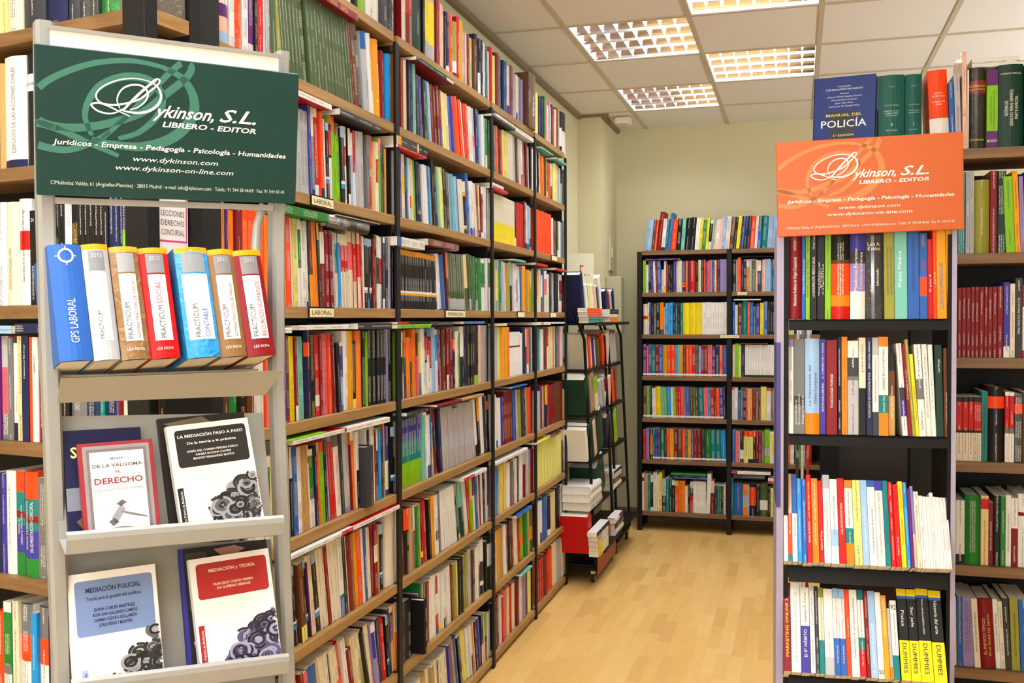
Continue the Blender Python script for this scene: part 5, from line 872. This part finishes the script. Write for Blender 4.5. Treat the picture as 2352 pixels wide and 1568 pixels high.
def face_book(name, lab, TL, TR, zb, d, t, base, spine, prints, tilt=CTILT, h=None, w=None, pagecol=(238,236,230), group='books shown face-out on the grey stand'):
    """book shown cover-forward on a tilted tray: TL, TR picture corners of its top edge, zb height of its foot"""
    s = FS.z*math.cos(tilt)+FS.v*math.sin(tilt); P0 = FS.P(0, d, zb); n = FS.u.cross(s)
    q = [hit(*p, P0, n)-P0 for p in (TL, TR)]; (aL, bL), (aR, bR) = [(v.dot(FS.u), v.dot(s)) for v in q]
    w = w or math.hypot(aR-aL, bR-bL); th = math.atan2(bR-bL, aR-aL); h = h or bL
    M = Matrix.Translation(P0) @ Matrix(((FS.u.x, FS.v.x, 0, 0), (FS.u.y, FS.v.y, 0, 0), (0, 0, 1, 0), (0, 0, 0, 1))) @ Matrix.Rotation(-tilt, 4, 'X') @ Matrix.Translation((aL, 0, bL)) @ Matrix.Rotation(-th, 4, 'Y') @ Matrix.Translation((0, 0, -h))
    mb = MB(); c = lin(base); cs = lin(spine)
    mb.face([(0, 0, 0), (w, 0, 0), (w, 0, h), (0, 0, h)], 0, c); mb.face([(0, t, 0), (0, 0, 0), (0, 0, h), (0, t, h)], 0, cs); mb.face([(w, t, 0), (0, t, 0), (0, t, h), (w, t, h)], 0, c)
    mb.box(w-.0006, w, 0, .0006, 0, h, col=c)
    o = mb.build(name, [M_COVER], M=M); tag(o, lab, 'book', group)
    mb = MB(); mb.pm = 0; mb.box(.001, w-.001, .0008, t-.0008, 0.0005, h-.0005, col=lin(pagecol)); mb.build('pages', [M_PAGE], o)
    T = lambda d_: (lambda a, b: (a*w, -d_, b*h))
    for kind, args in prints:
        m = MB()
        if kind == 'rect':
            x0, x1, y0, y1, col, r = args[:6]; dd = args[6] if len(args) > 6 else .0003; pts = []
            asp = w/h
            for cx_, cy_, a_ in ((x1-r, y1-r*asp, 0), (x0+r, y1-r*asp, 90), (x0+r, y0+r*asp, 180), (x1-r, y0+r*asp, 270)):
                for k in range(4 if r else 1): an = math.radians(a_+30*k); pts.append(T(dd)(cx_+r*math.cos(an), cy_+r*asp*math.sin(an)))
            m.face(pts); m.build('printed_panel', [ink(col)], o)
        elif kind == 'text':
            s_, x, y, ww, hh, col, al = args; put_text(m, s_, x*w, y*h, w=ww*w if ww else None, h=hh*h, align=al, bold=.02, T=lambda a, b: (a, -.0009, b)); m.build('cover_lettering', [ink(col)], o)
        elif kind == 'vtext':
            s_, x, y, ww, hh, col = args; put_text(m, s_, y*h, 0, w=ww*h, h=hh*w, bold=.008, T=lambda a, b: (x*w-b, -.0009, a)); m.build('cover_lettering', [ink(col)], o)
        elif kind == 'gears':
            rr = random.Random(args[0]); cols = args[1]; ms = [MB() for _ in cols]
            for i in range(90):
                a, b = rr.random(), rr.random(); x = .4+.6*a; y = (args[2] if len(args) > 2 else .06)+.46*b*(.3+.7*a)
                r_ = (.03+.09*rr.random())*w; n_ = 22; 
                for ring, wd in ((r_, .10*r_+.001), (r_*.62, .16*r_), (r_*.25, .1*r_)):
                    mq = ms[rr.randrange(len(cols))]; st = rr.random()*6; ln = n_*(.6+.4*rr.random()) if ring == r_ else n_
                    for k in range(int(ln)):
                        a0_, a1_ = st+2*math.pi*k/n_, st+2*math.pi*(k+1)/n_; el = .8
                        qd = [(x*w+rr_*math.cos(aa), -.0005-.00002*i, y*h+rr_*el*math.sin(aa)) for rr_, aa in ((ring-wd, a0_), (ring+wd, a0_), (ring+wd, a1_), (ring-wd, a1_))]
                        if all(.001 < p[0] < w-.001 and .001 < p[2] < h-.001 for p in qd): mq.face(qd)
            for mq, cc in zip(ms, cols):
                if mq.f: mq.build('gear_picture', [ink(cc)], o)
        elif kind == 'poly':
            pts, col = args; m.face([T(.0006)(*p) for p in pts]); m.build('cover_picture', [ink(col)], o)
        elif kind == 'line':
            pts, w0, w1, col = args; ribbon(m, [(a*w, b*h) for a, b in pts], w0, w1, lambda a, b: (a, -.0007, b)); m.build('cover_picture', [ink(col)], o)
    return o
GC = [(40,40,44), (90,90,96), (150,150,156), (24,24,28)]; GB = [(40,38,60), (84,80,110), (150,148,176), (22,20,40)]
ZB = 1.168
face_book('book', 'dark blue book behind the red-framed one on the grey stand', (143, 990), (322, 980), ZB, -.022, .012, (22,26,66), (20,22,50), [('text', ('S', .08, .74, .08, .1, (236,226,160), 'l')), ('rect', (.0, .45, .25, .46, (120,126,140), .0)), ('poly', ([(.1,.15),(.25,.22),(.3,.12),(.2,.05)], (110,80,50)))])
face_book('book', 'white book with red frame and gavel picture on the grey stand', (177, 1020), (349, 1007), ZB-.006, -.045, .010, (150,48,56), (146,44,52),
 [('rect', (.055, .945, .0, .965, (148,140,140), 0, .0002)), ('rect', (.1, .9, .0, .93, (120,110,112), 0, .00035)), ('rect', (.14, .86, .0, .9, (244,240,236), 0, .0005)), ('text', ('MARÍA', .5, .815, .18, .022, (120,114,112), 'c')), ('text', ('DE LA VÁLGOMA', .5, .74, .66, .034, (90,86,88), 'c')), ('text', ('EL', .5, .675, .07, .025, (190,60,60), 'c')),
  ('text', ('DERECHO', .5, .57, .64, .06, (150,50,56), 'c')), ('text', ('EXPLICADO A LOS JÓVENES', .5, .5, .64, .02, (160,156,156), 'c')), ('line', ([(.5,.28),(.62,.25),(.84,.2)], .002, .004, (120,114,116))), ('poly', ([(.36,.22),(.5,.36),(.56,.3),(.42,.16)], (150,146,150))), ('poly', ([(.44,.36),(.52,.4),(.58,.37),(.5,.33)], (96,92,96))), ('poly', ([(.32,.19),(.4,.22),(.46,.18),(.38,.14)], (96,92,96))), ('line', ([(.2,.08),(.5,.1),(.8,.06)], .004, .01, (130,128,130)))])
face_book('book', 'black book behind the white gear-picture book, upper display tray', (362, 962), (560, 945), ZB-.01, -.02, .022, (40,34,30), (30,28,28), [('poly', ([(.05,.95),(.5,.99),(.6,.93),(.2,.9)], (110,96,70)))], )
face_book('book', 'white book with black title panel and gear picture on the upper display tray', (381, 980), (568, 958), ZB-.012, -.048, .014, (236,232,226), (222,218,212),
 [('rect', (.08, .95, .6, .95, (28,26,28), .04)), ('text', ('LA MEDIACIÓN PASO A PASO', .51, .875, .8, .027, (232,228,220), 'c')), ('text', ('De la teoría a la práctica', .51, .81, .6, .022, (232,228,220), 'c')), ('text', ('MARÍA DEL CARMEN PEREIRA PARDO', .51, .735, .62, .018, (226,222,214), 'c')), ('text', ('VANESA BOTANA CASTRO', .51, .7, .44, .018, (226,222,214), 'c')), ('text', ('BEATRIZ FERNÁNDEZ MUÑOS', .51, .665, .5, .018, (226,222,214), 'c')),
  ('rect', (.02, .09, .02, .42, (20,18,20), 0)), ('vtext', ('Colección Práctica de Mediación', .075, .03, .36, .03, (230,226,220))), ('gears', (3, GC))])
ZC = .935
face_book('book', 'white book with pale blue title panel and gear picture, lower display tray', (153, 1322), (356, 1294), ZC-.02, -.048, .016, (238,236,236), (226,222,220),
 [('rect', (.07, .95, .64, .955, (116,140,190), .04)), ('text', ('MEDIACIÓN POLICIAL', .5, .885, .62, .027, (40,50,90), 'c')), ('text', ('Teoría para la gestión del conflicto', .5, .84, .62, .02, (50,60,100), 'c')), ('text', ('ELENA COBLER MARTÍNEZ', .5, .775, .46, .018, (40,50,90), 'c')), ('text', ('ROSA ANA GALLARDO CAMPOS', .5, .745, .5, .018, (40,50,90), 'c')), ('text', ('CARMEN LÁZARO GUILLAMÓN', .5, .715, .48, .018, (40,50,90), 'c')), ('text', ('JORDI PÉREZ I MONTIEL', .5, .685, .38, .018, (40,50,90), 'c')),
  ('rect', (.09, .16, .1, .46, (170,182,220), 0)), ('vtext', ('Colección Práctica de Mediación', .145, .12, .32, .03, (40,40,70))), ('gears', (5, GC, .2))], h=.285)
face_book('book', 'dark book with blue edge and portrait behind the red-panel book', (411, 1262), (611, 1238), ZC-.03, -.022, .012, (44,40,42), (40,40,130), [('rect', (.0, .04, 0, 1, (44,44,140), 0)), ('rect', (.06, .3, .5, .96, (66,60,56), 0)), ('poly', ([(.38,.97),(.62,.985),(.74,.95),(.6,.9),(.46,.91)], (176,120,100))), ('poly', ([(.08,.25),(.2,.3),(.22,.14),(.12,.12)], (226,220,214)))])
face_book('book', 'white book with red title panel and gear picture on the lower display tray', (433, 1286), (616, 1258), ZC-.034, -.05, .014, (238,234,234), (226,222,220),
 [('rect', (.07, .95, .65, .95, (168,32,34), .04)), ('text', ('MEDIACIÓN y TEORÍA', .51, .87, .58, .027, (236,210,200), 'c')), ('text', ('FRANCISCO CORSÓN PEREIRA', .51, .755, .5, .02, (236,210,200), 'c')), ('text', ('EVA GUTIÉRREZ HERNANZ', .51, .72, .42, .02, (236,210,200), 'c')),
  ('rect', (.03, .1, .02, .44, (160,30,34), 0)), ('vtext', ('Colección Práctica de Mediación', .085, .04, .36, .03, (236,220,214))), ('gears', (11, GB))])
# target emblem on the blue manual
for b in big:
    if getattr(b, 'forced', '').startswith('thick blue manual'):
        m = MB(); cx_, cz_, r_ = b.w*.5, b.h*.9, b.w*.22
        for k in range(28):
            a0_, a1_ = 2*math.pi*k/28, 2*math.pi*(k+1)/28
            m.face([(cx_+q*math.cos(a), arc_y(b, cx_+q*math.cos(a), .0006), cz_+q*math.sin(a)) for q, a in ((r_*.82, a0_), (r_*1.1, a0_), (r_*1.1, a1_), (r_*.82, a1_))][::-1])
        for dx, dz in ((1, 0), (-1, 0), (0, 1), (0, -1)):
            xa, xb = sorted((cx_+dx*r_*1.05, cx_+dx*r_*1.45)) if dx else (cx_-r_*.07, cx_+r_*.07); za, zb_ = sorted((cz_+dz*r_*1.05, cz_+dz*r_*1.45)) if dz else (cz_-r_*.07, cz_+r_*.07)
            m.face([(xa, arc_y(b, xa, .0006), za), (xb, arc_y(b, xb, .0006), za), (xb, arc_y(b, xb, .0006), zb_), (xa, arc_y(b, xa, .0006), zb_)])
        m.build('target_emblem', [ink((240,240,240))], b.ob)

# orange-sign stand
TW = thing('display_stand', 'tall black shelving stand with lavender edges and orange sign at right', 'display stand', FT.P(.2, .1, 0))
FTI = Matrix(((FT.u.x, FT.v.x, 0, FT.O.x), (FT.u.y, FT.v.y, 0, FT.O.y), (0, 0, 1, 0), (0, 0, 0, 1)))
sign(TW, Matrix.Translation(C+(Vector((1.223, 2.567, 1.724))-C)*.972) @ rot(6, 1.5, -1.46), (188, 86, 26), (200, 118, 62), .000972)
def slab(px0, px1, z0, z1, d0, d1): return FT.a_of(px0, (z0+z1)/2, d0), FT.a_of(px1, (z0+z1)/2, d0)
aL0, aL1 = FT.a_of(1784, 1.3, -.01), FT.a_of(1800, 1.3, -.01); aR0, aR1 = FT.a_of(2186, 1.3, -.01), FT.a_of(2197, 1.3, -.01)
for a, b, nm in ((aL0, aL1, 'l'), (aR0, aR1, 'r')):
    mb = MB(); q0, q1 = (-.03, .01); 
    pts = [(-.006, 1.74), (-.006, 1.1), (-.004, .6), (-.02, .1), (.26, .1), (.22, 1.74)]
    A_ = [FT.P(a, d, z) for d, z in pts]; B_ = [FT.P(b, d, z) for d, z in pts]; mb.face(A_[::-1]); mb.face(B_)
    for i in range(6): j = (i+1) % 6; mb.face([A_[i], A_[j], B_[j], B_[i]])
    into(mb, 'side_panel', [M_LAV], TW)
mb = MB()
mb.box(aL1, aL1+.012, -.002, .2, .1, 1.72, M=FTI); mb.box(aR0-.008, aR0, -.002, .2, .1, 1.72, M=FTI); into(mb, 'inner_frame', [M_BLACK2], TW)
m_ = (aL0+aL1)/2; mb = MB(); mb.box(aL0-.0008, aL0+.009, -.0092, .18, 1.05, 1.46, M=FTI); into(mb, 'printed_strip', [M_BLUEPR], TW)
ia, ib = aL1+.0125, aR0-.0085
for z, tl, d in ((1.517, 0, 0), (1.232, 4, 0), (.925, 24, -.055), (.665, 28, -.09), (.4, 28, -.1)):
    mb = MB(); Mq = FT.M(ia, d+.012 if tl > 10 else d-.002, z-(.004 if tl > 10 else .0005), 0, math.radians(tl)); mb.box(0, ib-ia, .04 if tl > 10 else 0, .19, -.004, 0, M=Mq)
    if tl < 10: mb.box(0, ib-ia, 0, .004, -.026, 0, M=Mq)
    else: mb.box(0, ib-ia, .035, .039, -.04, -.004, M=Mq)
    into(mb, 'shelf', [M_BLACK2], TW)
mb = MB(); mb.box(ia, ib, .18, .19, 1.0, 1.04, M=FTI); into(mb, 'cross_brace', [M_BLACK2], TW)
mb = MB(); mb.box(aL0, aR1, -.1, .27, .02, .1, M=FTI, bev=.006); into(mb, 'base', [M_BLACK2], TW)
# police manual shown face-out, bookend, hanging booklets
ph = Frame((1.312, 3.112, 0), (.978, -.208, 0))
def boxbook(M, w, h, t, base, label, prints, group=None):
    mb = MB(); c = lin(base); mb.box(0, w, 0, .003, 0, h, col=c); mb.box(0, w, t-.003, t, 0, h, col=c); mb.box(0, .003, 0, t, 0, h, col=c)
    o = mb.build('book', [M_COVER], M=M); tag(o, label, 'book', group); mb = MB(); mb.pm = 0; mb.box(.003, w-.004, .003, t-.003, .004, h-.004, col=lin((238,234,226))); mb.build('pages', [M_PAGE], o)
    for k in prints:
        m = MB()
        if k[0] == 'r': x0, x1, y0, y1, col = k[1:]; m.face([(x0*w, -.0003, y0*h), (x1*w, -.0003, y0*h), (x1*w, -.0003, y1*h), (x0*w, -.0003, y1*h)]); m.build('printed_panel', [ink(col)], o)
        else: s_, x, y, ww, hh, col = k[1:]; put_text(m, s_, x*w, y*h, w=ww*w, h=hh*h, align='c', bold=.006, T=lambda a, b: (a, -.0007, b)); m.build('cover_lettering', [ink(col)], o)
    return o
boxbook(ph.M(0, 0, 2.002, -.02, .02), .176, .235, .03, (30,52,120), 'blue police manual shown cover-forward above the orange sign', [('r', .28, .68, -.0, .56, (24,26,50)), ('t', 'MANUAL DEL', .5, .5, .58, .035, inkY), ('t', 'POLICÍA', .5, .365, .98*.75, .09, (244,244,244)), ('t', '6.ª EDICIÓN', .5, .25, .34, .025, inkY),
 ('t', 'Coordinador', .5, .87, .22, .02, (210,214,226)), ('t', 'JOSÉ NICAGANTE CARTANROTO', .5, .83, .6, .022, (220,224,232)), ('t', 'Autores', .5, .78, .14, .02, (210,214,226)), ('t', 'Antonio Pérez Nuevas Esteves', .5, .74, .56, .02, (210,214,226)), ('t', 'Arturo Pereira Cuadrado', .5, .7, .42, .02, (210,214,226)), ('t', 'Javier Galo Pérez', .5, .66, .3, .02, (210,214,226)), ('t', 'Carlos Julio San Román Pérez', .5, .62, .5, .02, (210,214,226))])
mb = MB(); mb.box(0, .0012, 0, .12, 0, .13); mb.box(0, .09, 0, .12, 0, .0012); o = mb.build('bookend', [M_BLACK2]); o.location = (1.494, 3.1, 2.0022); tag(o, 'thin black metal bookend between the police manual and green volumes', 'bookend')
for i, (a, z0, z1, c_, nm) in enumerate([(1.268, 1.26, 1.53, (214,206,178), 'tan'), (1.283, 1.25, 1.53, (90,110,150), 'blue-grey'), (1.298, 1.27, 1.53, (226,226,222), 'white'), (1.266, .84, 1.1, (56,56,54), 'grey'), (1.281, .83, 1.12, (206,200,180), 'cream'), (1.297, .85, 1.1, (176,60,50), 'red'),
        (1.262, .56, .83, (220,196,140), 'sand'), (1.279, .55, .83, (226,222,210), 'white'), (1.295, .56, .82, (170,50,44), 'red')]):
    mb = MB(); mb.box(0, .009, 0, .17, 0, z1-z0, col=lin(c_), bev=.0015); o = mb.build('booklet', [M_GLOSS]); o.location = (a, 3.08, z0)
    tag(o, '%s plastic-wrapped booklet hung beside the dim right bookcase, %s tier' % (nm, ('upper', 'middle', 'lower')[i//3]), 'booklet', 'wrapped booklets hanging at the right bookcase end')

# ---------------------------------------------------------------- wheeled racks by the pillar
XS = lambda z: .160-.04*z
def rack(Y0, Y1, lab, red):
    root = thing('wheeled_rack', lab, 'book rack', (0.0, (Y0+Y1)/2, 0))
    for Y in (Y0, Y1):
        mb = MB(); mb.tube([(XS(1.56)-.06, Y, 1.56), (XS(1.3)-.012, Y, 1.40), (XS(.1)-.0, Y, .09)], .009, 8); into(mb, 'front_leg', [M_BLACK2], root, True)
        mb = MB(); mb.tube([(-.17, Y, 1.93 if Y == Y0 else 1.6), (-.19, Y, .09)], .010, 8); mb.tube([(XS(.1), Y, .1), (-.19, Y, .1)], .009, 8); into(mb, 'rear_frame', [M_BLACK2], root, True)
    for z in (1.495, 1.225, .965, .70, .43, .19):
        xe = XS(z)+(.058 if z in (1.495, .19) else 0); mb = MB(); mb.box(XS(z)-.2, xe-.004, Y0+.012, Y1-.012, z-.012, z-.0005); mb.box(xe-.004, xe, Y0+.012, Y1-.012, z-.016, z+.004); into(mb, 'shelf', [M_BLACK2], root)
    mb = MB(); mb.box(-.19, XS(.06), Y0, Y1, .07, .09); into(mb, 'base_tray', [M_BLACK2], root)
    for X in (XS(0)-.02, -.17):
        for Y in (Y0+.02, Y1-.02):
            mb = MB(); mb.tube([(X-.008, Y, .026), (X+.008, Y, .026)], .026, 16); w = into(mb, 'caster', [M_RUB], root, False)
            m = MB(); m.tube([(X-.01, Y, .026), (X+.01, Y, .026)], .012, 10); m.box(X-.012, X+.012, Y-.012, Y+.012, .052, .072); m.v = [tuple(Vector(p)-Vector(root.location)) for p in m.v]; m.build('caster_fork', [M_CHROME], w)
    if red:
        mb = MB(); mb.box(-.003, .0, Y0+.005, Y1-.01, .045, .28); pn = mb.build('red_panel', [plain('red_printed_panel', (150,34,30), .4)], root); pn.location = (XS(.1)+.014, -root.location.y, 0)
        m = MB(); put_text(m, 'www.bosch.es', 0, 0, w=.47, h=.045, shear=.1, T=lambda a, b: (.0006, Y0+.07+a, .13+b)); m.build('lettering', [ink((226,200,190))], pn)
    return root
rack(5.54, 6.14, 'black wheeled book rack with red base panel beside the bookcase end', True)
rack(6.27, 6.74, 'second black wheeled book rack, behind the one with red panel', False)
pc_ = thing('placard', 'white header placard with red corner mark above the wheeled rack', 'placard', (-.02, 5.96, 1.5))
mb = MB(); mb.box(-.09, .085, -.002, .002, .02, .42, bev=.0008); mb.build('board', [plain('white_card', (240,238,212), .5)], pc_)
mb = MB(); mb.box(.0, .022, -.0035, -.0025, .34, .348); mb.box(.0, .006, -.0035, -.0025, .305, .348); mb.box(.028, .036, -.0035, -.0025, .285, .295); mb.box(.05, .056, -.0035, -.0025, .283, .291); mb.build('red_mark', [ink((186,40,44))], pc_)
